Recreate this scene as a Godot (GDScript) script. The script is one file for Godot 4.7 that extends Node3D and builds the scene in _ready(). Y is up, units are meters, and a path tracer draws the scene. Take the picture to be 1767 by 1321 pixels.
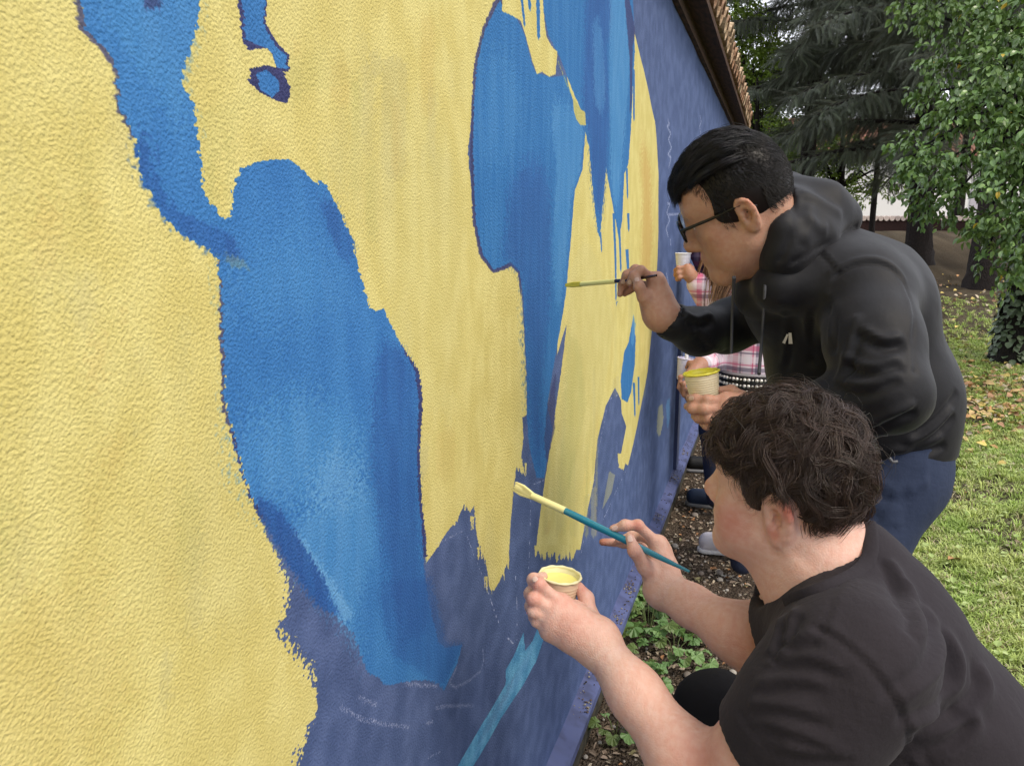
extends Node3D

# Lens of the photograph: at() turns a place in the picture and a depth along the view into a point of the park.
const FOC := 1375.0
const CX := 883.5
const CY := 660.5
const WX := -0.46
var eye := Vector3(0, 1.45, 0)
var cf := Vector3.FORWARD
var cr := Vector3.RIGHT
var cu := Vector3.UP
var rng := RandomNumberGenerator.new()
var counts := {}


func at(px: float, py: float, z: float) -> Vector3:
	return eye + (cf + cr * ((px - CX) / FOC) - cu * ((py - CY) / FOC)) * z


func on_wall(px: float, py: float) -> Vector2:  # metres along the wall, height
	var d := cf + cr * ((px - CX) / FOC) - cu * ((py - CY) / FOC)
	if d.x > -0.02:
		d.x = -0.02
	var p := eye + d * (WX / d.x)
	return Vector2(-p.z, p.y)


func rnd(a: float, b: float) -> float:
	return rng.randf_range(a, b)


func lin(r: float, g: float, b: float) -> Color:  # a linear reflectance as albedo_color
	return Color(r, g, b).linear_to_srgb()


# ------------------------------------------------------------------ naming
func numbered(called: String) -> String:
	var n: int = counts.get(called, 0)
	counts[called] = n + 1
	return called if n == 0 else "%s_%03d" % [called, n]


func tag(o: Node3D, label: String, category: String, group := "", kind := "") -> Node3D:
	if label:
		o.set_meta("label", label)
	if category:
		o.set_meta("category", category)
	if group:
		o.set_meta("group", group)
	if kind:
		o.set_meta("kind", kind)
	return o


func thing(called: String, label: String, category: String, where := Vector3.ZERO, group := "") -> Node3D:
	var o := Node3D.new()
	o.name = numbered(called)
	add_child(o)
	o.position = where
	tag(o, label, category, group)
	return o


# a mesh given in world coordinates, hung under a thing whose base is elsewhere
func part(called: String, mesh: Mesh, mat: Material, parent: Node3D, world := true) -> MeshInstance3D:
	var o := MeshInstance3D.new()
	o.name = called
	o.mesh = mesh
	if mat:
		o.material_override = mat
	parent.add_child(o, true)
	if world and parent != self:
		var off := Vector3.ZERO
		var q: Node = parent
		while q is Node3D and q != self:
			off += (q as Node3D).position
			q = q.get_parent()
		o.position = -off
	return o


func structure(called: String, mesh: Mesh, mat: Material, kind := "structure") -> MeshInstance3D:
	var o := MeshInstance3D.new()
	o.name = numbered(called)
	o.mesh = mesh
	o.material_override = mat
	o.set_meta("kind", kind)
	add_child(o)
	return o


func scatter(called: String, mesh: Mesh, mat: Material, xs: Array[Transform3D], cols: PackedColorArray, parent: Node3D = null) -> MultiMeshInstance3D:
	var mm := MultiMesh.new()
	mm.transform_format = MultiMesh.TRANSFORM_3D
	mm.use_colors = true
	mm.mesh = mesh
	mm.instance_count = xs.size()
	for i in xs.size():
		mm.set_instance_transform(i, xs[i])
		mm.set_instance_color(i, cols[i])
	var o := MultiMeshInstance3D.new()
	o.name = called if parent else numbered(called)
	o.multimesh = mm
	o.material_override = mat
	o.set_meta("kind", "stuff")
	if parent:
		parent.add_child(o, true)
		o.position = -parent.position
	else:
		add_child(o)
	return o


func std(c: Color, rough := 0.8, metal := 0.0) -> StandardMaterial3D:
	var m := StandardMaterial3D.new()
	m.albedo_color = c
	m.roughness = rough
	m.metallic = metal
	return m


func vcol(rough := 0.8, spec := 0.5) -> StandardMaterial3D:
	var m := std(Color.WHITE, rough)
	m.vertex_color_use_as_albedo = true
	m.metallic_specular = spec
	return m


func noise(freq: float, kind := FastNoiseLite.TYPE_SIMPLEX_SMOOTH, oct := 3, sd := 1) -> FastNoiseLite:
	var n := FastNoiseLite.new()
	n.noise_type = kind
	n.frequency = freq
	n.seed = sd
	n.fractal_type = FastNoiseLite.FRACTAL_FBM if oct > 1 else FastNoiseLite.FRACTAL_NONE
	n.fractal_octaves = oct
	return n


func ntex(w: int, h: int, n: FastNoiseLite, ramp: Gradient = null, seamless := true) -> NoiseTexture2D:
	var t := NoiseTexture2D.new()
	t.width = w
	t.height = h
	t.seamless = seamless
	t.generate_mipmaps = false
	t.noise = n
	if ramp:
		t.color_ramp = ramp
	return t


func ramp2(a: Color, b: Color, c = null) -> Gradient:
	var g := Gradient.new()
	g.set_color(0, a)
	g.set_color(1, b)
	if c != null:
		g.add_point(0.5, c)
	return g


# ------------------------------------------------------------------ triangle buffers
class Buf:
	var v := PackedVector3Array()
	var n := PackedVector3Array()
	var c := PackedColorArray()
	var u := PackedVector2Array()
	var i := PackedInt32Array()
	var colored := false
	var mapped := false

	func tri(a: Vector3, b: Vector3, d: Vector3, col := Color.WHITE) -> void:
		var nn := (b - a).cross(d - a).normalized()
		var s := v.size()
		v.append(a); v.append(b); v.append(d)
		for q in 3:
			n.append(nn)
			c.append(col)
		i.append(s); i.append(s + 2); i.append(s + 1)

	func quad(a: Vector3, b: Vector3, d: Vector3, e: Vector3, col := Color.WHITE) -> void:  # counter-clockwise from outside
		var nn := (d - a).cross(e - b).normalized()
		var s := v.size()
		v.append(a); v.append(b); v.append(d); v.append(e)
		for q in 4:
			n.append(nn)
			c.append(col)
		i.append_array(PackedInt32Array([s, s + 2, s + 1, s, s + 3, s + 2]))

	func box(t: Transform3D, size: Vector3, col := Color.WHITE) -> void:
		var h := size * 0.5
		var p: Array[Vector3] = []
		for k in 8:
			p.append(t * Vector3(h.x if k & 1 else -h.x, h.y if k & 2 else -h.y, h.z if k & 4 else -h.z))
		quad(p[1], p[3], p[7], p[5], col)
		quad(p[0], p[4], p[6], p[2], col)
		quad(p[2], p[6], p[7], p[3], col)
		quad(p[0], p[1], p[5], p[4], col)
		quad(p[4], p[5], p[7], p[6], col)
		quad(p[0], p[2], p[3], p[1], col)

	func tube(path: PackedVector3Array, rad: PackedFloat32Array, sides: int, col := Color.WHITE, caps := true, closed := false, flat := 1.0, flat_dir := Vector3.ZERO, cols := PackedColorArray()) -> void:
		var m := path.size()
		var s := v.size()
		var side := Vector3.ZERO
		for k in m:
			var t := path[mini(k + 1, m - 1)] - path[maxi(k - 1, 0)]
			if closed:
				t = path[(k + 1) % m] - path[(k + m - 1) % m]
			t = t.normalized()
			if side == Vector3.ZERO:
				side = flat_dir if flat_dir != Vector3.ZERO else (Vector3.UP if absf(t.y) < 0.9 else Vector3.RIGHT)
			if flat_dir != Vector3.ZERO:
				side = flat_dir
			side = (side - t * side.dot(t)).normalized()
			var o := t.cross(side)
			var cc := cols[k] if cols.size() else col
			for q in sides:
				var an := TAU * q / sides
				var nn := side * cos(an) * flat + o * sin(an)
				v.append(path[k] + nn * rad[k])
				n.append((side * cos(an) / flat + o * sin(an)).normalized())
				c.append(cc)
		var rings := m if closed else m - 1
		for k in rings:
			var k2 := (k + 1) % m
			for q in sides:
				var q2 := (q + 1) % sides
				var a := s + k * sides + q
				var b := s + k * sides + q2
				var d := s + k2 * sides + q2
				var e := s + k2 * sides + q
				i.append(a); i.append(d); i.append(b)
				i.append(a); i.append(e); i.append(d)
		if caps and not closed:
			for en in 2:
				var k3 := 0 if en == 0 else m - 1
				var t2 := (path[0] - path[1]).normalized() if en == 0 else (path[m - 1] - path[m - 2]).normalized()
				var cs := v.size()
				v.append(path[k3]); n.append(t2); c.append(cols[k3] if cols.size() else col)
				for q in sides:
					v.append(v[s + k3 * sides + q]); n.append(t2); c.append(cols[k3] if cols.size() else col)
				for q in sides:
					var q2 := (q + 1) % sides
					if en == 0:
						i.append_array(PackedInt32Array([cs, cs + 1 + q, cs + 1 + q2]))
					else:
						i.append_array(PackedInt32Array([cs, cs + 1 + q2, cs + 1 + q]))

	func lathe(base: Vector3, axis: Vector3, prof: PackedVector2Array, sides: int, col := Color.WHITE, sharp := true) -> void:  # profile of (radius, along)
		var sx := axis.cross(Vector3.UP if absf(axis.y) < 0.9 else Vector3.RIGHT).normalized()
		var sy := axis.cross(sx)
		for k in prof.size() - 1:
			var a := prof[k]
			var b := prof[k + 1]
			var s := v.size()
			var e := b - a
			var nr := Vector2(e.y, -e.x).normalized()
			for q in sides + 1:
				var an := TAU * q / sides
				var rd := sx * cos(an) + sy * sin(an)
				v.append(base + rd * a.x + axis * a.y)
				v.append(base + rd * b.x + axis * b.y)
				var nn := (rd * nr.x + axis * nr.y).normalized()
				n.append(nn); n.append(nn)
				c.append(col); c.append(col)
			for q in sides:
				var p := s + q * 2
				i.append_array(PackedInt32Array([p, p + 1, p + 2, p + 1, p + 3, p + 2]))

	func add(o: Dictionary, col := Color.WHITE) -> void:
		var s := v.size()
		v.append_array(o.v)
		n.append_array(o.n)
		if o.has("c") and o.c.size() == o.v.size():
			c.append_array(o.c)
		else:
			for q in o.v.size():
				c.append(col)
		for q in o.i:
			i.append(q + s)

	func mesh(with_color := true) -> ArrayMesh:
		var m := ArrayMesh.new()
		return into(m, with_color)

	func into(m: ArrayMesh, with_color := true) -> ArrayMesh:
		var arr := []
		arr.resize(Mesh.ARRAY_MAX)
		arr[Mesh.ARRAY_VERTEX] = v
		arr[Mesh.ARRAY_NORMAL] = n
		if with_color:
			arr[Mesh.ARRAY_COLOR] = c
		if u.size() == v.size():
			arr[Mesh.ARRAY_TEX_UV] = u
		arr[Mesh.ARRAY_INDEX] = i
		m.add_surface_from_arrays(Mesh.PRIMITIVE_TRIANGLES, arr)
		return m


# ------------------------------------------------------------------ distance fields and their surface nets
class Field:
	var n := 0
	var kind := PackedByteArray()
	var neg := PackedByteArray()
	var a := PackedVector3Array()
	var b := PackedVector3Array()
	var w := PackedFloat32Array()
	var r := PackedFloat32Array()
	var dr := PackedFloat32Array()
	var k := PackedFloat32Array()
	var m: Array[Basis] = []
	var ri := PackedVector3Array()
	var all := PackedInt32Array()
	var lo := Vector3.ONE * 1e9
	var hi := -Vector3.ONE * 1e9

	func _put(kd: int, p: Vector3, q: Vector3, r0: float, r1: float, kk: float, sub: bool, bs: Basis, inv: Vector3) -> void:
		kind.append(kd)
		neg.append(1 if sub else 0)
		a.append(p)
		b.append(q - p)
		w.append(1.0 / maxf((q - p).length_squared(), 1e-12))
		r.append(r0)
		dr.append(r1 - r0)
		k.append(maxf(kk, 1e-5))
		m.append(bs)
		ri.append(inv)
		all.append(n)
		n += 1

	func cap(p: Vector3, q: Vector3, r0: float, r1: float, kk := 0.02, sub := false) -> void:
		_put(0, p, q, r0, r1, kk, sub, Basis(), Vector3.ONE)
		if not sub:
			for e in [[p, r0], [q, r1]]:
				lo = lo.min(e[0] - Vector3.ONE * e[1])
				hi = hi.max(e[0] + Vector3.ONE * e[1])

	func chain(ps: Array, rs: Array, kk := 0.02, sub := false) -> void:
		for j in ps.size() - 1:
			cap(ps[j], ps[j + 1], rs[j], rs[j + 1], kk, sub)

	func ell(c: Vector3, bs: Basis, rad: Vector3, kk := 0.02, sub := false) -> void:
		var big := maxf(rad.x, maxf(rad.y, rad.z))
		_put(1, c, c, minf(rad.x, minf(rad.y, rad.z)), 0.0, kk, sub, bs.orthonormalized().transposed(), Vector3.ONE / rad)
		if not sub:
			lo = lo.min(c - Vector3.ONE * big)
			hi = hi.max(c + Vector3.ONE * big)

	func cyl(p: Vector3, q: Vector3, rad: float, kk := 0.004, sub := true) -> void:  # flat-ended
		_put(2, p, q, rad, rad, kk, sub, Basis(), Vector3.ONE)

	func one(j: int, p: Vector3) -> float:
		var kd := kind[j]
		if kd == 0:
			var pa := p - a[j]
			var h := clampf(pa.dot(b[j]) * w[j], 0.0, 1.0)
			return (pa - b[j] * h).length() - r[j] - dr[j] * h
		if kd == 1:
			var q := m[j] * (p - a[j])
			var u := q * ri[j]
			var l := u.length()
			var g := (u * ri[j]).length()
			return l * (l - 1.0) / g if g > 1e-6 else -r[j]
		var pb := p - a[j]
		var t := pb.dot(b[j]) * w[j]
		var ln := b[j].length()
		var ax := maxf(-t, t - 1.0) * ln
		return maxf((pb - b[j] * t).length() - r[j], ax)

	func dist(p: Vector3, idx: PackedInt32Array) -> float:
		var d := 1e9
		for j in idx:
			var e := one(j, p)
			var kk := k[j]
			if neg[j]:
				e = -e
				var h := maxf(kk - absf(d - e), 0.0) / kk
				d = maxf(d, e) + h * h * kk * 0.25
			else:
				var h2 := maxf(kk - absf(d - e), 0.0) / kk
				d = minf(d, e) - h2 * h2 * kk * 0.25
		return d


func trace(f: Field, px: float, py: float, z0 := 0.3, z1 := 3.0) -> Vector3:
	var d := (at(px, py, 1.0) - eye)
	var l := d.length()
	var t := z0
	for s in 90:
		var p := eye + d * t
		var e := f.dist(p, f.all)
		if e < 0.0008:
			return p
		t += maxf(e * 0.8 / l, 0.0006)
		if t > z1:
			break
	return Vector3.INF


# a fold, seam or crease drawn over the surface of a field: the points are put where the field lies in view
func stroke(f: Field, pts: Array, w: float, amp: float, out: Array, taper := true) -> void:
	var ps := PackedVector3Array()
	for j in pts.size():
		var q: Vector3 = trace(f, pts[j][0], pts[j][1])
		if q != Vector3.INF:
			if ps.size() and ps[ps.size() - 1].distance_to(q) > 0.2:
				continue
			ps.append(q)
	if ps.size() < 2:
		return
	# rounder: two passes of corner cutting
	for pass_ in 2:
		var o := PackedVector3Array([ps[0]])
		for j in ps.size() - 1:
			o.append(ps[j].lerp(ps[j + 1], 0.25))
			o.append(ps[j].lerp(ps[j + 1], 0.75))
		o.append(ps[ps.size() - 1])
		ps = o
	out.append({"p": ps, "w": w, "a": amp, "t": taper})


func net(f: Field, cell: float, strokes: Array = [], smooth := 1, tints: Array = [], base := Color.WHITE, blo = null, bhi = null, wob: FastNoiseLite = null, wob_amp := 0.0) -> Dictionary:
	var lo := f.lo - Vector3.ONE * cell * 2.5
	var hi := f.hi + Vector3.ONE * cell * 2.5
	if blo != null:
		lo = lo.max(blo)
		hi = hi.min(bhi)
	const B := 6
	var nb := Vector3i(((hi - lo) / (cell * B)).ceil())
	var nx := nb.x * B
	var ny := nb.y * B
	var nz := nb.z * B
	var sx := nx + 1
	var sxy := sx * (ny + 1)
	var vals := PackedFloat32Array()
	vals.resize(sxy * (nz + 1))
	vals.fill(1e9)
	var ids := PackedInt32Array()
	ids.resize(nx * ny * nz)
	ids.fill(-1)
	var V := PackedVector3Array()
	var cells := PackedInt32Array()
	var hd := B * cell * 0.87
	var ds := PackedFloat32Array()
	ds.resize(f.n)
	var off := PackedInt32Array([0, 1, sx, sx + 1, sxy, sxy + 1, sxy + sx, sxy + sx + 1])
	for bz in nb.z:
		for by in nb.y:
			for bx in nb.x:
				var c := lo + Vector3(bx + 0.5, by + 0.5, bz + 0.5) * (cell * B)
				var mn := 1e9
				for j in f.n:
					var e := f.one(j, c)
					ds[j] = e
					if not f.neg[j]:
						mn = minf(mn, e)
				if mn > hd * 1.25 + 0.02:
					continue
				var idx := PackedInt32Array()
				for j in f.n:
					if f.neg[j]:
						if ds[j] < hd * 1.3 + f.k[j]:
							idx.append(j)
					elif ds[j] < mn + hd * 2.4 + f.k[j]:
						idx.append(j)
				var inside := f.dist(c, idx)
				if inside < -hd * 1.6 - 0.02:
					continue
				var x0 := bx * B
				var y0 := by * B
				var z0 := bz * B
				for z in range(z0, z0 + B + 1):
					for y in range(y0, y0 + B + 1):
						var row := z * sxy + y * sx
						for x in range(x0, x0 + B + 1):
							if vals[row + x] == 1e9:
								vals[row + x] = f.dist(lo + Vector3(x, y, z) * cell, idx)
				for z in range(z0, z0 + B):
					for y in range(y0, y0 + B):
						var row := z * sxy + y * sx
						for x in range(x0, x0 + B):
							var o := row + x
							var v0 := vals[o]
							var v1 := vals[o + 1]
							var v2 := vals[o + sx]
							var v3 := vals[o + sx + 1]
							var o2 := o + sxy
							var v4 := vals[o2]
							var v5 := vals[o2 + 1]
							var v6 := vals[o2 + sx]
							var v7 := vals[o2 + sx + 1]
							var neg := int(v0 < 0) + int(v1 < 0) + int(v2 < 0) + int(v3 < 0) + int(v4 < 0) + int(v5 < 0) + int(v6 < 0) + int(v7 < 0)
							if neg == 0 or neg == 8:
								continue
							var s := Vector3.ZERO
							var m := 0
							if (v0 < 0) != (v1 < 0): s += Vector3(v0 / (v0 - v1), 0, 0); m += 1
							if (v2 < 0) != (v3 < 0): s += Vector3(v2 / (v2 - v3), 1, 0); m += 1
							if (v4 < 0) != (v5 < 0): s += Vector3(v4 / (v4 - v5), 0, 1); m += 1
							if (v6 < 0) != (v7 < 0): s += Vector3(v6 / (v6 - v7), 1, 1); m += 1
							if (v0 < 0) != (v2 < 0): s += Vector3(0, v0 / (v0 - v2), 0); m += 1
							if (v1 < 0) != (v3 < 0): s += Vector3(1, v1 / (v1 - v3), 0); m += 1
							if (v4 < 0) != (v6 < 0): s += Vector3(0, v4 / (v4 - v6), 1); m += 1
							if (v5 < 0) != (v7 < 0): s += Vector3(1, v5 / (v5 - v7), 1); m += 1
							if (v0 < 0) != (v4 < 0): s += Vector3(0, 0, v0 / (v0 - v4)); m += 1
							if (v1 < 0) != (v5 < 0): s += Vector3(1, 0, v1 / (v1 - v5)); m += 1
							if (v2 < 0) != (v6 < 0): s += Vector3(0, 1, v2 / (v2 - v6)); m += 1
							if (v3 < 0) != (v7 < 0): s += Vector3(1, 1, v3 / (v3 - v7)); m += 1
							ids[(z * ny + y) * nx + x] = V.size()
							cells.append(x); cells.append(y); cells.append(z)
							V.append(lo + (Vector3(x, y, z) + s / m) * cell)
	var I := PackedInt32Array()
	var nxy := nx * ny
	for q in V.size():
		var x := cells[q * 3]
		var y := cells[q * 3 + 1]
		var z := cells[q * 3 + 2]
		var o := z * sxy + y * sx + x
		var here := vals[o] < 0
		var ci := (z * ny + y) * nx + x
		if y > 0 and z > 0 and here != (vals[o + 1] < 0):
			_face(I, ids[ci - nx - nxy], ids[ci - nxy], ids[ci], ids[ci - nx], here)
		if x > 0 and z > 0 and here != (vals[o + sx] < 0):
			_face(I, ids[ci - 1 - nxy], ids[ci - 1], ids[ci], ids[ci - nxy], here)
		if x > 0 and y > 0 and here != (vals[o + sxy] < 0):
			_face(I, ids[ci - 1 - nx], ids[ci - nx], ids[ci], ids[ci - 1], here)
	for s in smooth:
		var acc := PackedVector3Array()
		acc.resize(V.size())
		var num := PackedFloat32Array()
		num.resize(V.size())
		for q in range(0, I.size(), 3):
			var p0 := I[q]
			var p1 := I[q + 1]
			var p2 := I[q + 2]
			acc[p0] += V[p1] + V[p2]
			acc[p1] += V[p0] + V[p2]
			acc[p2] += V[p0] + V[p1]
			num[p0] += 2
			num[p1] += 2
			num[p2] += 2
		for q in V.size():
			if num[q] > 5:
				V[q] = V[q].lerp(acc[q] / num[q], 0.5)
	var N := _normals(V, I)
	if strokes.size() or wob:
		var add := PackedFloat32Array()
		add.resize(V.size())
		for s in strokes:
			var ps: PackedVector3Array = s.p
			var rad: float = s.w * 2.2
			var bb := AABB(ps[0], Vector3.ZERO)
			for p in ps:
				bb = bb.expand(p)
			bb = bb.grow(rad)
			var iw: float = 1.0 / s.w
			var last := ps.size() - 1
			for q in V.size():
				var p := V[q]
				if not bb.has_point(p):
					continue
				var best := 1e9
				var bt := 0.0
				for j in last:
					var d := ps[j + 1] - ps[j]
					var h := clampf((p - ps[j]).dot(d) / maxf(d.length_squared(), 1e-9), 0.0, 1.0)
					var e := p.distance_squared_to(ps[j] + d * h)
					if e < best:
						best = e
						bt = (j + h) / last
				var x := sqrt(best) * iw
				if x < 2.2:
					var g := exp(-x * x)
					if s.t:
						g *= clampf(minf(bt, 1.0 - bt) * 4.0, 0.0, 1.0)
					add[q] += s.a * g
		for q in V.size():
			var e := add[q]
			if wob:
				e += wob.get_noise_3dv(V[q]) * wob_amp
			V[q] += N[q] * e
		N = _normals(V, I)
	var C := PackedColorArray()
	if tints.size() or base != Color.WHITE:
		C.resize(V.size())
		for q in V.size():
			var c := base
			for t in tints:
				var d: float = V[q].distance_to(t[0]) / t[1]
				if d < 2.0:
					c = c.lerp(t[2], exp(-d * d * 1.5))
			C[q] = c
	return {"v": V, "n": N, "i": I, "c": C}


func _face(I: PackedInt32Array, a: int, b: int, c: int, d: int, here: bool) -> void:
	if a < 0 or b < 0 or c < 0 or d < 0:
		return
	if here:
		I.append(a); I.append(c); I.append(b)
		I.append(a); I.append(d); I.append(c)
	else:
		I.append(a); I.append(b); I.append(c)
		I.append(a); I.append(c); I.append(d)


func _normals(V: PackedVector3Array, I: PackedInt32Array) -> PackedVector3Array:
	var N := PackedVector3Array()
	N.resize(V.size())
	for q in range(0, I.size(), 3):
		var p0 := I[q]
		var p1 := I[q + 1]
		var p2 := I[q + 2]
		var g := (V[p2] - V[p0]).cross(V[p1] - V[p0])
		N[p0] += g
		N[p1] += g
		N[p2] += g
	for q in N.size():
		N[q] = N[q].normalized()
	return N


func _ready() -> void:
	rng.seed = 7
	# camera
	var yaw := atan(0.3272)
	var pitch := atan(0.1975)
	var fh := Vector3(-sin(yaw), 0, -cos(yaw))
	cr = Vector3(cos(yaw), 0, -sin(yaw))
	cf = fh * cos(pitch) - Vector3.UP * sin(pitch)
	cu = fh * sin(pitch) + Vector3.UP * cos(pitch)
	var cam := Camera3D.new()
	cam.name = "camera"
	cam.transform = Transform3D(Basis(cr, cu, -cf), eye)
	cam.fov = rad_to_deg(2.0 * atan(660.5 / FOC))
	cam.near = 0.05
	cam.far = 400.0
	add_child(cam)
	cam.current = true
	# overcast sky and the weak, wide sun behind it
	var sky := ProceduralSkyMaterial.new()
	sky.sky_top_color = Color(0.93, 0.95, 1.0)
	sky.sky_horizon_color = Color(0.97, 0.98, 1.0)
	sky.sky_curve = 0.2
	sky.ground_bottom_color = Color(0.30, 0.29, 0.24)
	sky.ground_horizon_color = Color(0.55, 0.56, 0.52)
	sky.sun_angle_max = 1.0
	var env := Environment.new()
	env.background_mode = Environment.BG_SKY
	env.sky = Sky.new()
	env.sky.sky_material = sky
	env.background_energy_multiplier = 1.0
	env.tonemap_mode = Environment.TONE_MAPPER_LINEAR
	env.tonemap_exposure = 1.75
	env.sdfgi_enabled = true
	env.ssao_enabled = true
	env.ssil_enabled = true
	var we := WorldEnvironment.new()
	we.name = "environment"
	we.environment = env
	add_child(we)
	var sun := DirectionalLight3D.new()
	sun.name = "sun"
	sun.light_color = Color(1.0, 0.96, 0.9)
	sun.light_energy = 0.5
	sun.light_angular_distance = 25.0
	sun.shadow_enabled = true
	add_child(sun)
	sun.look_at_from_position(Vector3.ZERO, Vector3(-0.75, -1.0, -0.25))
	make_ground()
	make_building()
	make_background()
	make_ground_cover()
	make_crouching()
	make_standing()
	make_behind()


# ------------------------------------------------------------------ the painted wall
var paints := {}
var grain: PackedByteArray
const PS := 512


func _paint(called: String, c: Color, alt: Color, fx: float, fy: float, sd: int, fine := 0.05) -> void:
	var n := noise(1.0, FastNoiseLite.TYPE_SIMPLEX, 3, sd)
	var data := PackedByteArray()
	data.resize(PS * PS * 4)
	var o := 0
	for y in PS:
		for x in PS:
			# folded to and fro so that the tile joins itself
			var xx := absf(x - PS * 0.5)
			var yy := absf(y - PS * 0.5)
			var t := n.get_noise_2d(xx * fx, yy * fy) * 0.9 + 0.45
			var g := (rng.randf() - 0.5) * fine
			t = clampf(t, 0.0, 1.0)
			data[o] = int(clampf(lerpf(c.r, alt.r, t) + g, 0.0, 1.0) * 255)
			data[o + 1] = int(clampf(lerpf(c.g, alt.g, t) + g, 0.0, 1.0) * 255)
			data[o + 2] = int(clampf(lerpf(c.b, alt.b, t) + g, 0.0, 1.0) * 255)
			data[o + 3] = 255
			o += 4
	paints[called] = Image.create_from_data(PS, PS, false, Image.FORMAT_RGBA8, data)


var psz := PS


func _flood(w: int, h: int, called: String) -> Image:
	var im := Image.create(w, h, false, Image.FORMAT_RGBA8)
	var src: Image = paints[called]
	var ox := rng.randi_range(0, psz - 1)
	var oy := rng.randi_range(0, psz - 1)
	for y in range(-oy, h, psz):
		for x in range(-ox, w, psz):
			im.blit_rect(src, Rect2i(0, 0, psz, psz), Vector2i(x, y))
	return im


# fill a polygon given in picture points with a paint; feather is the width in metres over which a dry brush leaves it ragged
func _fill(img: Image, win: Rect2, called: String, pts: Array, feather := 0.002, cover := 1.0, jit := 0.0015) -> void:
	var w := img.get_width()
	var h := img.get_height()
	var sx := w / win.size.x
	var sy := h / win.size.y
	var ps := PackedVector2Array()
	for j in pts.size():  # subdivided first, so that edges stay straight
		var p := on_wall(pts[j][0], pts[j][1])
		ps.append(Vector2((p.x - win.position.x) * sx, (win.end.y - p.y) * sy))
	var lo := Vector2(1e9, 1e9)
	var hi := -lo
	for p in ps:
		lo = lo.min(p)
		hi = hi.max(p)
	var x0 := maxi(0, int(lo.x) - 30)
	var x1 := mini(w, int(hi.x) + 31)
	var y0 := maxi(0, int(lo.y))
	var y1 := mini(h, int(hi.y) + 1)
	if x1 <= x0 or y1 <= y0:
		return
	var bw := x1 - x0
	var bh := y1 - y0
	var mask := Image.create(bw, bh, false, Image.FORMAT_LA8)
	var soft := PackedByteArray()
	var pd: PackedByteArray
	var ox := rng.randi_range(0, PS - 1)
	var oy := rng.randi_range(0, PS - 1)
	if cover < 1.0:
		soft.resize(bw * bh * 4)
		pd = (paints[called] as Image).get_data()
	var f := maxi(1, int(feather * sx))
	var on := Color(1, 1, 1, 1)
	var jn := noise(0.11, FastNoiseLite.TYPE_SIMPLEX, 3, 5)
	var jr := jit * sx
	for y in bh:
		var yy := y + y0 + 0.5
		var xs := PackedFloat32Array()
		for j in ps.size():
			var p := ps[j]
			var q := ps[(j + 1) % ps.size()]
			if (p.y <= yy) != (q.y <= yy):
				xs.append(p.x + (q.x - p.x) * (yy - p.y) / (q.y - p.y))
		xs.sort()
		for s in range(0, xs.size() - 1, 2):
			var a := xs[s] - x0 + jn.get_noise_2d(yy, xs[s] * 0.02) * jr * 2.0
			var b := xs[s + 1] - x0 + jn.get_noise_2d(yy + 991.0, xs[s + 1] * 0.02) * jr * 2.0
			if cover >= 1.0 and f <= 1:
				mask.fill_rect(Rect2i(int(a), y, int(b) - int(a), 1), on)
				continue
			var ia := int(a) - f
			var ib := int(b) + f
			if cover >= 1.0:
				if ib - ia > 4 * f:
					mask.fill_rect(Rect2i(ia + 2 * f, y, ib - ia - 4 * f, 1), on)
				for x in range(maxi(0, ia), mini(bw, ia + 2 * f)):
					var t := minf(minf(x - ia, ib - x) / (2.0 * f), 1.0)
					if grain[((y + y0) & 511) * 512 + ((x + x0) & 511)] < t * 255.0:
						mask.set_pixel(x, y, on)
				for x in range(maxi(maxi(0, ib - 2 * f), ia + 2 * f), mini(bw, ib)):
					var t := minf((ib - x) / (2.0 * f), 1.0)
					if grain[((y + y0) & 511) * 512 + ((x + x0) & 511)] < t * 255.0:
						mask.set_pixel(x, y, on)
			else:
				var vt := minf(minf(yy - lo.y, hi.y - yy) / (2.0 * f), 1.0)
				for x in range(maxi(0, ia), mini(bw, ib)):
					var t := minf(minf(x - ia, ib - x) / (2.0 * f), 1.0) * vt
					var g := grain[((y + y0) & 511) * 512 + ((x + x0) & 511)] / 255.0
					# paint takes on the crests of the plaster first
					var al := cover * smoothstep(g - 0.32, g + 0.32, t * 1.15)
					if called == "yellow":
						al = 1.0 if g < t * cover else 0.0
					var o := (y * bw + x) * 4
					var q := (((y + oy) & (psz - 1)) * psz + ((x + ox) & (psz - 1))) * 4
					soft[o] = pd[q]
					soft[o + 1] = pd[q + 1]
					soft[o + 2] = pd[q + 2]
					soft[o + 3] = int(al * 255)
	if cover < 1.0:
		img.blend_rect(Image.create_from_data(bw, bh, false, Image.FORMAT_RGBA8, soft), Rect2i(0, 0, bw, bh), Vector2i(x0, y0))
		return
	var src := _flood(bw, bh, called)
	img.blit_rect_mask(src, mask, Rect2i(0, 0, bw, bh), Vector2i(x0, y0))


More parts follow.
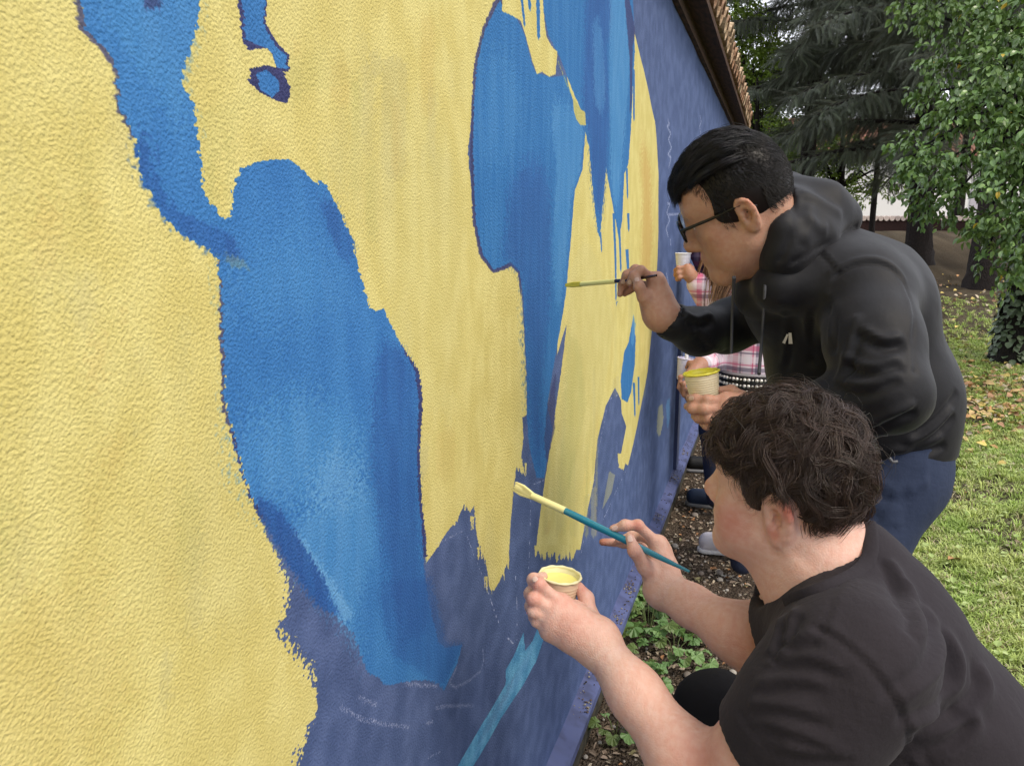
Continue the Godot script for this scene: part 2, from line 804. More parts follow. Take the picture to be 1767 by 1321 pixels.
func _chalk(img: Image, win: Rect2, pts: Array, c: Color, wide := 0.003, dense := 0.5) -> void:
	var sx := img.get_width() / win.size.x
	var sy := img.get_height() / win.size.y
	var lim := Rect2i(0, 0, img.get_width(), img.get_height())
	var r := maxf(wide * sx * 0.5, 0.6)
	for j in pts.size() - 1:
		var p := on_wall(pts[j][0], pts[j][1])
		var q := on_wall(pts[j + 1][0], pts[j + 1][1])
		var a := Vector2((p.x - win.position.x) * sx, (win.end.y - p.y) * sy)
		var b := Vector2((q.x - win.position.x) * sx, (win.end.y - q.y) * sy)
		var m := int(a.distance_to(b) * 1.5) + 1
		if m > 6000:
			continue
		for s in m:
			var o := a.lerp(b, float(s) / m)
			for e in 2:
				var g := Vector2i(o + Vector2(rnd(-r, r), rnd(-r, r)))
				if lim.has_point(g) and grain[(g.y & 511) * 512 + (g.x & 511)] < dense * 255:
					img.set_pixelv(g, img.get_pixelv(g).lerp(c, rnd(0.4, 0.9)))


func _mural(win: Rect2, w: int, h: int) -> ImageTexture:
	var keep := paints.duplicate()
	if w / win.size.x > 900.0:
		psz = PS * 2
		for k in paints.keys():
			var big: Image = paints[k].duplicate()
			big.resize(psz, psz, Image.INTERPOLATE_CUBIC)
			paints[k] = big
	var im := _flood(w, h, "navy")
	var near := 0.004
	# yellow ground of the globe
	_fill(im, win, "yellow", [[-600, -500], [860, -500], [866, 20], [840, 40], [815, 180], [805, 260], [818, 380], [830, 440], [850, 468], [868, 462], [880, 456], [893, 466], [900, 490], [905, 560], [908, 640], [909, 715], [901, 720], [903, 755], [899, 790], [907, 822], [897, 808], [890, 805], [885, 845], [881, 890], [878, 965], [862, 1003], [852, 1020], [846, 1014], [839, 968], [826, 932], [819, 872], [813, 884], [801, 870], [791, 896], [775, 914], [756, 944], [739, 968], [735, 914], [723, 906], [720, 820], [690, 700], [600, 500], [500, 700], [432, 800], [446, 884], [470, 940], [491, 1002], [494, 1040], [478, 1090], [500, 1122], [530, 1166], [549, 1190], [545, 1238], [530, 1252], [524, 1290], [512, 1284], [498, 1325], [478, 1400], [440, 1600], [-600, 1600]], near)
	# brushed-out edge of the yellow, bottom left
	_fill(im, win, "yellow", [[474, 930], [505, 1010], [500, 1060], [482, 1082], [505, 1110], [470, 1090], [455, 1000]], 0.008, 0.75)
	_fill(im, win, "yellow", [[470, 1060], [540, 1150], [552, 1200], [500, 1180]], 0.012, 0.7)
	_fill(im, win, "yellow", [[500, 1240], [536, 1255], [512, 1330], [498, 1380], [470, 1400]], 0.012, 0.7)
	_fill(im, win, "yellow", [[958, -300], [1085, 20], [1096, 60], [1112, 120], [1130, 210], [1137, 300], [1137, 400], [1131, 520], [1118, 640], [1100, 735], [1084, 803], [1078, 798], [1074, 810], [1068, 806], [1074, 770], [1080, 735], [1072, 712], [1071, 690], [1062, 668], [1045, 700], [1031, 760], [1026, 830], [1010, 905], [1002, 948], [960, 946], [925, 944], [926, 930], [931, 890], [940, 830], [955, 745], [966, 660], [978, 556], [962, 612], [964, 540], [985, 400], [995, 300], [975, 100]], near)
	for k in 26:
		var e: Array = [[924 + k * 3.0 + rnd(-1, 1), rnd(950, 974), 940.0, 3.4]][0]
		if k > 23:
			e = [[738.0, 972.0, 940.0, 3.0], [1076.0, 812.0, 790.0, 3.0]][k - 24]
		_fill(im, win, "yellow", [[e[0] - e[3], e[2]], [e[0] + e[3], e[2]], [e[0] + e[3] * 0.6, lerpf(e[2], e[1], 0.75)], [e[0], e[1]], [e[0] - e[3] * 0.6, lerpf(e[2], e[1], 0.7)]], 0.005)
	for k in 16:
		var q: Array = [[744, 950], [760, 936], [785, 898], [842, 1008], [852, 1014], [866, 990], [895, 806], [902, 812], [820, 905], [832, 958], [1080, 796], [1070, 796], [806, 876], [735, 930], [884, 830], [872, 972]][k]
		for j in 3:
			var x: float = q[0] + rnd(-5, 5)
			_fill(im, win, "yellow", [[x - 2, q[1] - 14], [x + 2, q[1] - 14], [x + 1, q[1] + rnd(2, 14)], [x - 1, q[1] + rnd(0, 9)]], 0.004)
	for k in 150:
		var bx: Array = [[-40, 0, 400, 1250], [430, 0, 800, 840], [940, 580, 1040, 930], [1055, 300, 1120, 690]][[0, 0, 0, 1, 1, 1, 2, 2, 3][k % 9]]
		var x := rnd(bx[0], bx[2])
		var y := rnd(bx[1], bx[3])
		var wd := rnd(4, 20) * (1.0 if x < 850 else 0.3)
		var ln := rnd(60, 260)
		var y1 := minf(y + ln, bx[3])
		_fill(im, win, ["pale", "olive", "pale", "ochre", "thin"][k % 5], [[x - wd, y + wd], [x, y], [x + wd, y + wd * 0.5], [x + wd * 0.9, y1 - wd], [x, y1], [x - wd, y1 - wd * 2.0]], 0.012, rnd(0.10, 0.34) * (0.6 if k % 5 > 2 else 1.0))
	_fill(im, win, "ochre", [[1112, 200], [1122, 300], [1124, 400], [1118, 500], [1112, 540], [1108, 460], [1111, 330], [1106, 250]], 0.10, 0.7)
	_fill(im, win, "pale", [[985, 470], [1010, 400], [1035, 460], [1060, 560], [1040, 680], [1000, 860], [965, 930], [950, 880], [975, 640]], 0.03, 0.4)
	_fill(im, win, "olive", [[978, 560], [1000, 600], [1010, 700], [980, 850], [960, 900], [975, 700]], 0.03, 0.35)
	_fill(im, win, "pale", [[560, 250], [760, 120], [800, 420], [780, 760], [730, 700], [650, 430]], 0.05, 0.3)
	_fill(im, win, "pale", [[300, 700], [395, 760], [470, 1000], [430, 1150], [250, 1000]], 0.04, 0.25)
	_fill(im, win, "ochre", [[-40, 900], [180, 1000], [260, 1321], [-40, 1400]], 0.05, 0.12)
	_fill(im, win, "olive", [[200, 430], [300, 440], [420, 180], [620, 140], [560, 60], [420, 170], [330, 200], [380, 340]], 0.02, 0.16)
	# the long blue continent on the left
	var body := [[100, -140], [345, -140], [346, 0], [337, 58], [316, 118], [313, 145], [331, 172], [341, 230], [348, 300], [350, 332], [372, 362], [385, 378], [398, 372], [401, 330], [412, 291], [440, 281], [470, 275], [502, 275], [530, 300], [549, 318], [553, 309], [567, 322], [590, 370], [610, 410], [625, 480], [640, 530], [650, 537], [664, 532], [690, 590], [715, 640], [721, 690], [718, 780], [722, 850], [728, 900], [735, 1000], [746, 1060], [757, 1108], [770, 1118], [798, 1112], [790, 1145], [768, 1190], [755, 1178], [730, 1172], [700, 1175], [666, 1182], [650, 1166], [636, 1160], [624, 1130], [608, 1090], [588, 1072], [556, 1036], [520, 990], [492, 950], [470, 905], [455, 880], [438, 866], [415, 800], [400, 740], [385, 690], [382, 600], [378, 500], [374, 450], [355, 430], [310, 405], [274, 368], [245, 310], [230, 240], [208, 180], [200, 110], [150, 50]]
	_fill(im, win, "violet", [[690, 590], [722, 640], [728, 690], [723, 780], [727, 850], [738, 960], [716, 960], [708, 860], [700, 700]], 0.004)
	_fill(im, win, "violet", [[402, 740], [425, 830], [462, 900], [448, 890], [428, 850], [408, 790], [396, 735]], 0.004)
	_fill(im, win, "violet", [[104, -140], [150, 40], [206, 112], [215, 180], [238, 250], [228, 244], [204, 182], [196, 114], [140, 50], [90, -140]], 0.003, 0.8)
	_fill(im, win, "violet", [[374, 440], [384, 455], [386, 560], [386, 700], [404, 752], [398, 752], [381, 700], [376, 560]], 0.002, 0.85)
	_fill(im, win, "blue", body, 0.0035)
	_fill(im, win, "deep", [[228, 205], [262, 210], [262, 300], [300, 360], [385, 400], [440, 470], [380, 450], [310, 402], [262, 350], [240, 290]], 0.012, 0.75)
	_fill(im, win, "sky", [[205, -100], [345, -100], [330, 60], [312, 150], [335, 230], [300, 260], [270, 150], [235, 110], [180, 30]], 0.02, 0.42)
	_fill(im, win, "sky", [[405, 640], [500, 620], [560, 660], [640, 780], [660, 860], [560, 930], [480, 880], [430, 800], [400, 720]], 0.05, 0.55)
	_fill(im, win, "sky", [[520, 850], [640, 820], [650, 930], [610, 1080], [640, 1160], [600, 1080], [520, 980], [470, 880]], 0.03, 0.6)
	_fill(im, win, "light", [[500, 760], [600, 740], [640, 860], [590, 930], [560, 900]], 0.04, 0.45)
	_fill(im, win, "light", [[500, 900], [540, 950], [612, 1060], [600, 1084], [540, 1000], [490, 930]], 0.008, 0.6)
	_fill(im, win, "sky", [[390, 480], [470, 330], [560, 380], [600, 520], [560, 620], [430, 640]], 0.05, 0.3)
	_fill(im, win, "deep", [[655, 560], [690, 600], [716, 650], [716, 800], [726, 960], [750, 1090], [700, 1110], [660, 940], [640, 760], [650, 640]], 0.025, 0.62)
	_fill(im, win, "deep", [[440, 850], [486, 880], [560, 1000], [588, 1066], [545, 1040], [490, 960], [455, 895]], 0.008, 0.92)
	_fill(im, win, "deep", [[545, 330], [572, 330], [616, 430], [600, 470], [570, 400]], 0.012, 0.6)
	_fill(im, win, "deep", [[650, 1000], [745, 1000], [770, 1110], [798, 1112], [768, 1190], [720, 1150], [680, 1130]], 0.015, 0.5)
	_fill(im, win, "violet", [[240, -30], [278, -30], [268, 30], [252, 18]], 0.006, 0.7)
	_fill(im, win, "olive", [[366, 432], [392, 432], [440, 470], [400, 462]], 0.006, 0.25)
	# islands at the top
	_fill(im, win, "violet", [[396, -60], [456, -60], [458, 40], [478, 75], [500, 95], [499, 124], [480, 121], [464, 82], [428, 88], [418, 70], [414, 40]], 0.002)
	_fill(im, win, "blue", [[402, -60], [453, -60], [455, 42], [473, 78], [496, 96], [496, 119], [479, 117], [466, 86], [422, 68], [420, 30]], 0.002)
	_fill(im, win, "violet", [[432, 118], [460, 113], [485, 118], [503, 150], [498, 178], [484, 176], [450, 160], [428, 138]], 0.003)
	_fill(im, win, "blue", [[440, 128], [460, 120], [484, 140], [482, 156], [470, 168], [452, 156]], 0.002)
	# the second continent
	_fill(im, win, "violet", [[858, -10], [832, 48], [817, 110], [812, 180], [809, 260], [815, 380], [827, 442], [850, 471], [870, 465], [882, 459], [894, 472], [900, 520], [900, 470], [880, 452], [852, 462], [834, 436], [822, 380], [816, 260], [820, 180], [826, 112], [840, 52], [868, 4]], 0.004, 0.9)
	_fill(im, win, "blue2", [[862, 0], [837, 50], [822, 110], [816, 180], [814, 260], [820, 380], [832, 438], [851, 465], [868, 459], [881, 452], [897, 468], [905, 520], [909, 640], [909, 715], [914, 770], [926, 824], [939, 824], [955, 740], [946, 700], [960, 610], [978, 500], [986, 420], [992, 330], [1005, 292], [1009, 230], [1003, 200], [990, 178], [975, 130], [950, 133], [925, 125], [918, 110], [905, 60], [890, 30], [866, 10]], 0.004)
	_fill(im, win, "deep", [[905, 260], [945, 250], [952, 420], [945, 560], [930, 700], [938, 822], [924, 815], [908, 640], [904, 480], [870, 440], [880, 330]], 0.05, 0.6)
	_fill(im, win, "sky", [[958, 150], [985, 175], [1006, 230], [1000, 292], [986, 340], [980, 430], [962, 560], [955, 440], [962, 300], [950, 210]], 0.03, 0.55)
	_fill(im, win, "sky", [[840, 70], [880, 60], [900, 160], [880, 300], [840, 330], [822, 240]], 0.05, 0.25)
	_fill(im, win, "violet", [[946, 700], [960, 640], [958, 740], [944, 800], [940, 760]], 0.01, 0.6)
	# upper right blues and their drips
	_fill(im, win, "blue2", [[932, -300], [1080, -300], [1093, 30], [1096, 90], [1092, 150], [1090, 210], [1085, 280], [1078, 300], [1074, 380], [1068, 412], [1058, 350], [1046, 290], [1035, 410], [1031, 400], [1024, 330], [1015, 252], [1008, 225], [1002, 190], [985, 150], [966, 100], [955, 78], [946, 60], [938, 20]], 0.005)
	_fill(im, win, "deep", [[1018, -200], [1050, -200], [1056, 30], [1046, 80], [1050, 200], [1046, 290], [1036, 404], [1031, 396], [1024, 320], [1016, 240], [1006, 180], [1010, 70]], 0.05, 0.75)
	_fill(im, win, "sky", [[1054, -200], [1082, -200], [1080, 40], [1086, 100], [1078, 230], [1070, 330], [1064, 380], [1056, 310], [1052, 180]], 0.04, 0.7)
	_fill(im, win, "sky", [[1024, 20], [1034, 20], [1044, 140], [1040, 210], [1026, 180]], 0.03, 0.5)
	_fill(im, win, "violet", [[1074, -60], [1090, 20], [1096, 56], [1092, 80], [1090, 180], [1087, 200], [1086, 100], [1080, 30]], 0.012, 0.8)
	_fill(im, win, "yellow", [[862, -80], [934, -80], [938, 20], [943, 62], [951, 79], [962, 90], [958, 128], [947, 133], [936, 124], [927, 128], [920, 110], [906, 60], [898, 36], [880, 26], [866, 20]], 0.004)
	for d in [[898, -20, 905, 48, 5], [912, -10, 915, 20, 6], [928, -20, 930, 70, 7], [1036, 400, 1038, 436, 3], [1060, 368, 1063, 520, 4], [1069, 395, 1072, 470, 4], [1084, 368, 1085, 400, 4], [1082, 430, 1084, 470, 5], [1094, 120, 1095, 210, 4], [1082, 290, 1083, 345, 3], [1066, 520, 1064, 528, 3], [1102, 650, 1103, 700, 3], [1094, 660, 1096, 720, 4]]:
		_fill(im, win, "blue2", [[d[0] - d[4] * 0.5, d[1]], [d[0] + d[4] * 0.5, d[1]], [d[2] + d[4] * 0.3, d[3] - 6], [d[2], d[3]], [d[2] - d[4] * 0.4, d[3] - 6]], 0.004)
	_fill(im, win, "olive", [[988, 168], [998, 182], [1001, 188], [1009, 194], [1010, 216], [1001, 216], [994, 206], [989, 190]], 0.004)
	_chalk(im, win, [[962, 105], [975, 140], [988, 168]], Color(0.66, 0.68, 0.36), 0.006, 0.8)
	_fill(im, win, "blue2", [[1094, 548], [1086, 590], [1078, 606], [1071, 655], [1072, 688], [1082, 694], [1089, 676], [1096, 630], [1098, 585]], 0.006)
	_fill(im, win, "sky", [[1094, 540], [1098, 560], [1094, 600], [1090, 590]], 0.01, 0.7)
	# the cyan stroke low on the wall
	_fill(im, win, "cyan", [[930, 1080], [944, 1086], [926, 1140], [902, 1182], [862, 1240], [822, 1310], [800, 1345], [770, 1390], [790, 1322], [830, 1250], [872, 1180], [872, 1155], [888, 1128], [904, 1090], [907, 1122], [920, 1105]], 0.004)
	_fill(im, win, "light", [[925, 1100], [905, 1170], [850, 1250], [800, 1340], [830, 1270], [878, 1170]], 0.02, 0.5)
	_fill(im, win, "navy", [[890, 1160], [870, 1220], [820, 1290], [840, 1230]], 0.02, 0.22)
	# loose strokes and chalk
	_fill(im, win, "pale", [[1052, 812], [1062, 820], [1056, 850], [1040, 880], [1046, 845]], 0.006, 0.4)
	_fill(im, win, "pale", [[1136, 700], [1142, 690], [1146, 720], [1140, 755], [1134, 745]], 0.03, 0.5)
	_fill(im, win, "sky", [[1150, 690], [1156, 684], [1157, 720], [1152, 745]], 0.03, 0.5)
	var ch := Color(0.72, 0.74, 0.85)
	for l in [[[618, 1203], [632, 1208], [650, 1216]], [[588, 1220], [625, 1240], [660, 1248], [705, 1254]], [[752, 1222], [770, 1218], [818, 1217]], [[735, 1249], [748, 1244]], [[700, 1179], [755, 1184]], [[776, 1180], [788, 1186], [812, 1174], [830, 1158], [836, 1140], [834, 1118]], [[776, 1180], [790, 1150]]]:
		_chalk(im, win, l, ch, 0.006, 0.62)
	for l in [[[752, 940], [804, 914], [836, 1000], [862, 1080]], [[875, 1100], [892, 1116], [891, 1050], [888, 990]], [[915, 860], [912, 960], [908, 1060]], [[1048, 690], [1040, 740], [1022, 860]], [[1104, 740], [1090, 790], [1040, 900]], [[1074, 676], [1050, 690], [1040, 745]], [[906, 1160], [905, 1180]], [[735, 1310], [765, 1295]], [[920, 835], [938, 828]], [[1020, 830], [1008, 930], [1001, 966]]]:
		_chalk(im, win, l, ch, 0.003, 0.36)
	for l in [[[1153, 206], [1156, 214], [1152, 218], [1158, 230], [1154, 240], [1159, 255], [1153, 266], [1158, 272], [1154, 290]], [[1152, 350], [1156, 352], [1151, 366], [1156, 380], [1150, 394], [1154, 408]], [[1154, 370], [1176, 369]], [[1208, 200], [1210, 210], [1207, 218], [1209, 232]], [[1157, 412], [1158, 424]], [[1150, 470], [1154, 490], [1148, 505], [1153, 520]]]:
		_chalk(im, win, l, ch, 0.020, 0.9)
	paints = keep
	psz = PS
	im.convert(Image.FORMAT_RGB8)
	return ImageTexture.create_from_image(im)


func make_building() -> void:
	_paint("navy", Color8(71, 87, 127), Color8(85, 101, 142), 0.02, 0.02, 11, 0.03)
	_paint("yellow", Color8(203, 188, 114), Color8(212, 199, 128), 0.02, 0.012, 12, 0.04)
	_paint("thin", Color8(150, 146, 116), Color8(166, 160, 124), 0.03, 0.01, 24, 0.05)
	_paint("pale", Color8(195, 184, 118), Color8(203, 193, 133), 0.03, 0.008, 13, 0.04)
	_paint("olive", Color8(172, 169, 101), Color8(184, 176, 109), 0.03, 0.008, 14, 0.04)
	_paint("ochre", Color8(191, 156, 88), Color8(197, 165, 97), 0.03, 0.008, 15, 0.03)
	_paint("blue", Color8(54, 111, 171), Color8(62, 120, 178), 0.02, 0.01, 16, 0.05)
	_paint("blue2", Color8(44, 106, 165), Color8(56, 116, 172), 0.05, 0.006, 17, 0.03)
	_paint("deep", Color8(41, 80, 142), Color8(47, 94, 157), 0.04, 0.008, 18, 0.04)
	_paint("sky", Color8(75, 137, 189), Color8(92, 148, 195), 0.04, 0.008, 19, 0.05)
	_paint("light", Color8(107, 159, 203), Color8(118, 167, 206), 0.04, 0.02, 20, 0.06)
	_paint("cyan", Color8(73, 137, 180), Color8(105, 167, 203), 0.03, 0.03, 21, 0.08)
	_paint("violet", Color8(52, 56, 97), Color8(60, 62, 107), 0.02, 0.02, 22, 0.04)
	var gn := noise(0.09, FastNoiseLite.TYPE_SIMPLEX, 2, 31)
	gn.fractal_gain = 0.7
	grain = gn.get_seamless_image(512, 512, false, false, 0.2, true).get_data()
	var b := thing("mural_building", "low building with rough plaster wall painted as a blue and yellow globe", "building", Vector3(WX, 0, -4))
	# windows of the wall: along, height; texture size
	var tiles := [[Rect2(0.2, 0.40, 1.05, 1.45), 1200, 1657, 31], [Rect2(1.25, 0.12, 2.1, 2.3), 1024, 1260, 32], [Rect2(3.35, 0.12, 5.45, 2.3), 1200, 900, 33]]
	var wall := ArrayMesh.new()
	var mats: Array[Material] = []
	var hn := noise(0.1, FastNoiseLite.TYPE_SIMPLEX_SMOOTH, 3, 41)
	hn.fractal_gain = 0.6
	var relief := noise(120.0, FastNoiseLite.TYPE_SIMPLEX, 2, 42)
	var swell := noise(1.6, FastNoiseLite.TYPE_SIMPLEX, 2, 43)
	for t in tiles:
		var win: Rect2 = t[0]
		var m := std(Color.WHITE, 0.78)
		m.metallic_specular = 0.35
		m.albedo_texture = _mural(win, t[1], t[2])
		m.texture_repeat = false
		var n2 := hn.duplicate() as FastNoiseLite
		n2.frequency = [0.165, 0.22, 0.25][t[3] - 31]
		n2.fractal_octaves = [3, 2, 1][t[3] - 31]
		m.heightmap_enabled = true
		m.heightmap_texture = ntex([1480, 1940, 1200][t[3] - 31], [2040, 2040, 900][t[3] - 31], n2, null, false)
		m.heightmap_scale = [0.12, 0.17, 0.06][t[3] - 31]
		mats.append(m)
		var bf := Buf.new()
		var step := 0.02 if t[3] == 31 else 0.05
		var nxs := int(ceil(win.size.x / step))
		var nys := int(ceil(win.size.y / step))
		var amp := 0.0
		for y in nys + 1:
			for x in nxs + 1:
				var u := float(x) / nxs
				var w := float(y) / nys
				var al := win.position.x + u * win.size.x
				var hh := win.position.y + w * win.size.y
				var d := swell.get_noise_2d(al, hh) * 0.003
				if amp > 0.0:
					var fade := clampf(minf(win.size.x - u * win.size.x, 0.2) / 0.2, 0.0, 1.0)
					d += relief.get_noise_2d(al, hh) * amp * fade
				bf.v.append(Vector3(WX + d, hh, -al))
				bf.u.append(Vector2(u, 1.0 - w))
				bf.c.append(Color.WHITE)
		for y in nys:
			for x in nxs:
				var a := y * (nxs + 1) + x
				bf.i.append_array(PackedInt32Array([a, a + 1, a + nxs + 2, a, a + nxs + 2, a + nxs + 1]))
		bf.n = _normals(bf.v, bf.i)
		bf.into(wall, false)
	# the rest of the wall: below, above, behind the camera and the far corner
	var rest := Buf.new()
	rest.quad(Vector3(WX, 0.12, 2.5), Vector3(WX, 0.12, -0.2), Vector3(WX, 2.42, -0.2), Vector3(WX, 2.42, 2.5))
	rest.quad(Vector3(WX, 1.85, -0.2), Vector3(WX, 1.85, -1.25), Vector3(WX, 2.42, -1.25), Vector3(WX, 2.42, -0.2))
	rest.quad(Vector3(WX, 0.12, -0.2), Vector3(WX, 0.12, -1.25), Vector3(WX, 0.40, -1.25), Vector3(WX, 0.40, -0.2))
	rest.quad(Vector3(WX, 0.0, -8.8), Vector3(WX - 4.0, 0.0, -8.8), Vector3(WX - 4.0, 2.42, -8.8), Vector3(WX, 2.42, -8.8))
	rest.quad(Vector3(WX - 4.0, 0.0, 2.5), Vector3(WX, 0.0, 2.5), Vector3(WX, 2.42, 2.5), Vector3(WX - 4.0, 2.42, 2.5))
	rest.quad(Vector3(WX - 4.0, 0.0, -8.8), Vector3(WX - 4.0, 0.0, 2.5), Vector3(WX - 4.0, 2.42, 2.5), Vector3(WX - 4.0, 2.42, -8.8))
	rest.quad(Vector3(WX - 4.0, 2.42, -8.8), Vector3(WX - 4.0, 2.42, 2.5), Vector3(WX, 2.42, 2.5), Vector3(WX, 2.42, -8.8))
	rest.into(wall, false)
	mats.append(std(Color8(206, 191, 118), 0.85))
	for k in mats.size():
		wall.surface_set_material(k, mats[k])
	part("painted_plaster", wall, null, b)
	# painted ledge along the foot of the wall, weathered plinth under it
	var navy := std(Color8(84, 93, 132), 0.6)
	navy.detail_enabled = true
	navy.detail_blend_mode = BaseMaterial3D.BLEND_MODE_MUL
	navy.uv1_triplanar = true
	navy.uv1_scale = Vector3(1.4, 1.4, 1.4)
	navy.albedo_texture = ntex(512, 512, noise(0.012, FastNoiseLite.TYPE_SIMPLEX, 5, 51), ramp2(Color(0.62, 0.6, 0.62), Color(1, 1, 1), Color(0.96, 0.96, 1.0)))
	var lb := Buf.new()
	lb.quad(Vector3(WX + 0.047, 0.128, 2.5), Vector3(WX + 0.047, 0.128, -8.8), Vector3(WX - 0.004, 0.152, -8.8), Vector3(WX - 0.004, 0.152, 2.5))
	lb.quad(Vector3(WX + 0.047, 0.104, 2.5), Vector3(WX + 0.047, 0.104, -8.8), Vector3(WX + 0.047, 0.128, -8.8), Vector3(WX + 0.047, 0.128, 2.5))
	lb.quad(Vector3(WX + 0.028, 0.104, -8.8), Vector3(WX + 0.047, 0.104, -8.8), Vector3(WX + 0.047, 0.104, 2.5), Vector3(WX + 0.028, 0.104, 2.5))
	part("ledge", lb.mesh(false), navy, b)
	var pm := std(Color(0.30, 0.28, 0.24), 0.95)
	pm.uv1_triplanar = true
	pm.uv1_scale = Vector3(2, 2, 2)
	pm.albedo_texture = ntex(512, 512, noise(0.02, FastNoiseLite.TYPE_SIMPLEX, 5, 52), ramp2(Color(0.35, 0.36, 0.28), Color(1, 0.98, 0.92)))
	var pb := Buf.new()
	pb.quad(Vector3(WX + 0.03, -0.2, 2.5), Vector3(WX + 0.03, -0.2, -8.8), Vector3(WX + 0.03, 0.105, -8.8), Vector3(WX + 0.03, 0.105, 2.5))
	part("plinth", pb.mesh(false), pm, b)
	# grit and old paint crumbs lying on the ledge
	var gx: Array[Transform3D] = []
	var gc := PackedColorArray()
	for k in 420:
		var cl := -rnd(1.9, 5.5)
		if k % 3:
			cl = -[2.15, 2.32, 2.5, 2.72, 2.95, 3.2, 3.5, 4.1, 4.6, 1.97][k % 10] + rng.randfn(0.0, 0.03)
		var s := rnd(0.0008, 0.0023)
		var fx := rnd(0.006, 0.044)
		gx.append(Transform3D(Basis.from_euler(Vector3(rnd(0, 6), rnd(0, 6), rnd(0, 6))).scaled(Vector3(s, s * 0.6, s * 1.3)), Vector3(WX + fx, 0.1535 - fx * 0.48, cl)))
		gc.append([Color(0.05, 0.04, 0.03), Color(0.12, 0.08, 0.05), Color(0.3, 0.27, 0.2)][k % 3])
	var sm := BoxMesh.new()
	sm.size = Vector3(2, 2, 2)
	scatter("grit", sm, vcol(0.9), gx, gc, b)
	# a shallow boxed-in pipe low on the wall, painted like it
	var dp := Buf.new()
	dp.box(Transform3D(Basis(), Vector3(WX + 0.006, 0.56, -4.28)), Vector3(0.02, 0.82, 0.11))
	part("pipe_cover", dp.mesh(false), std(Color8(72, 82, 118), 0.5), b)
	# eaves: timber soffit, fascia, and curved tiles whose ends show one by one
	var wood := std(Color(0.40, 0.26, 0.17), 0.85)
	wood.uv1_triplanar = true
	wood.uv1_scale = Vector3(3, 14, 0.7)
	wood.albedo_texture = ntex(512, 512, noise(0.02, FastNoiseLite.TYPE_SIMPLEX, 5, 61), ramp2(Color(0.4, 0.38, 0.36), Color(1, 1, 1)))
	var sf := Buf.new()
	sf.box(Transform3D(Basis(Vector3.BACK, deg_to_rad(-14)), Vector3(WX + 0.026, 2.418, -3.1)), Vector3(0.19, 0.02, 11.3))
	part("soffit_board", sf.mesh(false), wood, b)
	var rb := Buf.new()
	rb.box(Transform3D(Basis(), Vector3(WX + 0.012, 2.372, -3.1)), Vector3(0.024, 0.06, 11.3))
	part("wall_plate", rb.mesh(false), wood, b)
	var rs := Buf.new()
	rs.box(Transform3D(Basis(Vector3.BACK, deg_to_rad(-14)), Vector3(WX - 2.0, 2.93, -3.1)), Vector3(4.2, 0.02, 11.3))
	part("roof_slab", rs.mesh(false), std(Color(0.45, 0.25, 0.17), 0.9), b)
	var tile_meshes: Array[Mesh] = []
	for kind in 2:
		var tb := Buf.new()
		var sgn := 1.0 if kind == 0 else -1.0
		var cols := 7
		for layer in 2:
			for k in cols:
				var a0 := PI * k / cols
				var a1 := PI * (k + 1) / cols
				var r0 := 0.062 - layer * 0.011
				var r1 := 0.050 - layer * 0.010
				var q: Array[Vector3] = []
				for e in [[a0, 0], [a1, 0], [a1, 1], [a0, 1]]:
					var rr: float = r0 if e[1] == 0 else r1
					q.append(Vector3(-0.5 * e[1], sin(e[0]) * rr * sgn, cos(e[0]) * rr))
				if layer == 0:
					tb.quad(q[0], q[1], q[2], q[3])
				else:
					tb.quad(q[3], q[2], q[1], q[0])
		for k in cols:
			var a0 := PI * k / cols
			var a1 := PI * (k + 1) / cols
			tb.quad(Vector3(0, sin(a0) * 0.051 * sgn, cos(a0) * 0.051), Vector3(0, sin(a0) * 0.062 * sgn, cos(a0) * 0.062), Vector3(0, sin(a1) * 0.062 * sgn, cos(a1) * 0.062), Vector3(0, sin(a1) * 0.051 * sgn, cos(a1) * 0.051))
		tile_meshes.append(tb.mesh(false))
	var tmats: Array[Material] = []
	for k in 4:
		var tm := std([Color(0.78, 0.66, 0.54), Color(0.72, 0.56, 0.44), Color(0.80, 0.70, 0.58), Color(0.66, 0.52, 0.42)][k], 0.9)
		tm.uv1_triplanar = true
		tm.uv1_scale = Vector3(4, 4, 4)
		tm.albedo_texture = ntex(256, 256, noise(0.03, FastNoiseLite.TYPE_SIMPLEX, 4, 70 + k), ramp2(Color(0.62, 0.6, 0.55), Color(1, 1, 1)))
		tmats.append(tm)
	var tilt := Basis(Vector3.BACK, deg_to_rad(-14))
	for k in 52:
		for kind in 2:
			var o := part("roof_tile", tile_meshes[kind], tmats[rng.randi() % 4], b, false)
			o.transform = Transform3D(tilt, Vector3(0.140 + rnd(-0.008, 0.008) + kind * 0.006, 2.478 + (0.022 if kind == 0 else 0.0), -(k * 0.168 + kind * 0.084) + 4.0 - 0.2))


# ------------------------------------------------------------------ people
func ax(px: float, py: float, z: float) -> Vector3:
	return at(px, py, z)


func head_frame(px: float, py: float, z: float, yaw: float, pitch: float, roll: float, s := 0.93) -> Transform3D:
	var b := Basis(Vector3.UP, deg_to_rad(yaw)) * Basis(Vector3.RIGHT, deg_to_rad(pitch)) * Basis(Vector3.BACK, deg_to_rad(roll))
	return Transform3D(b * Basis.from_scale(Vector3.ONE * s), at(px, py, z))


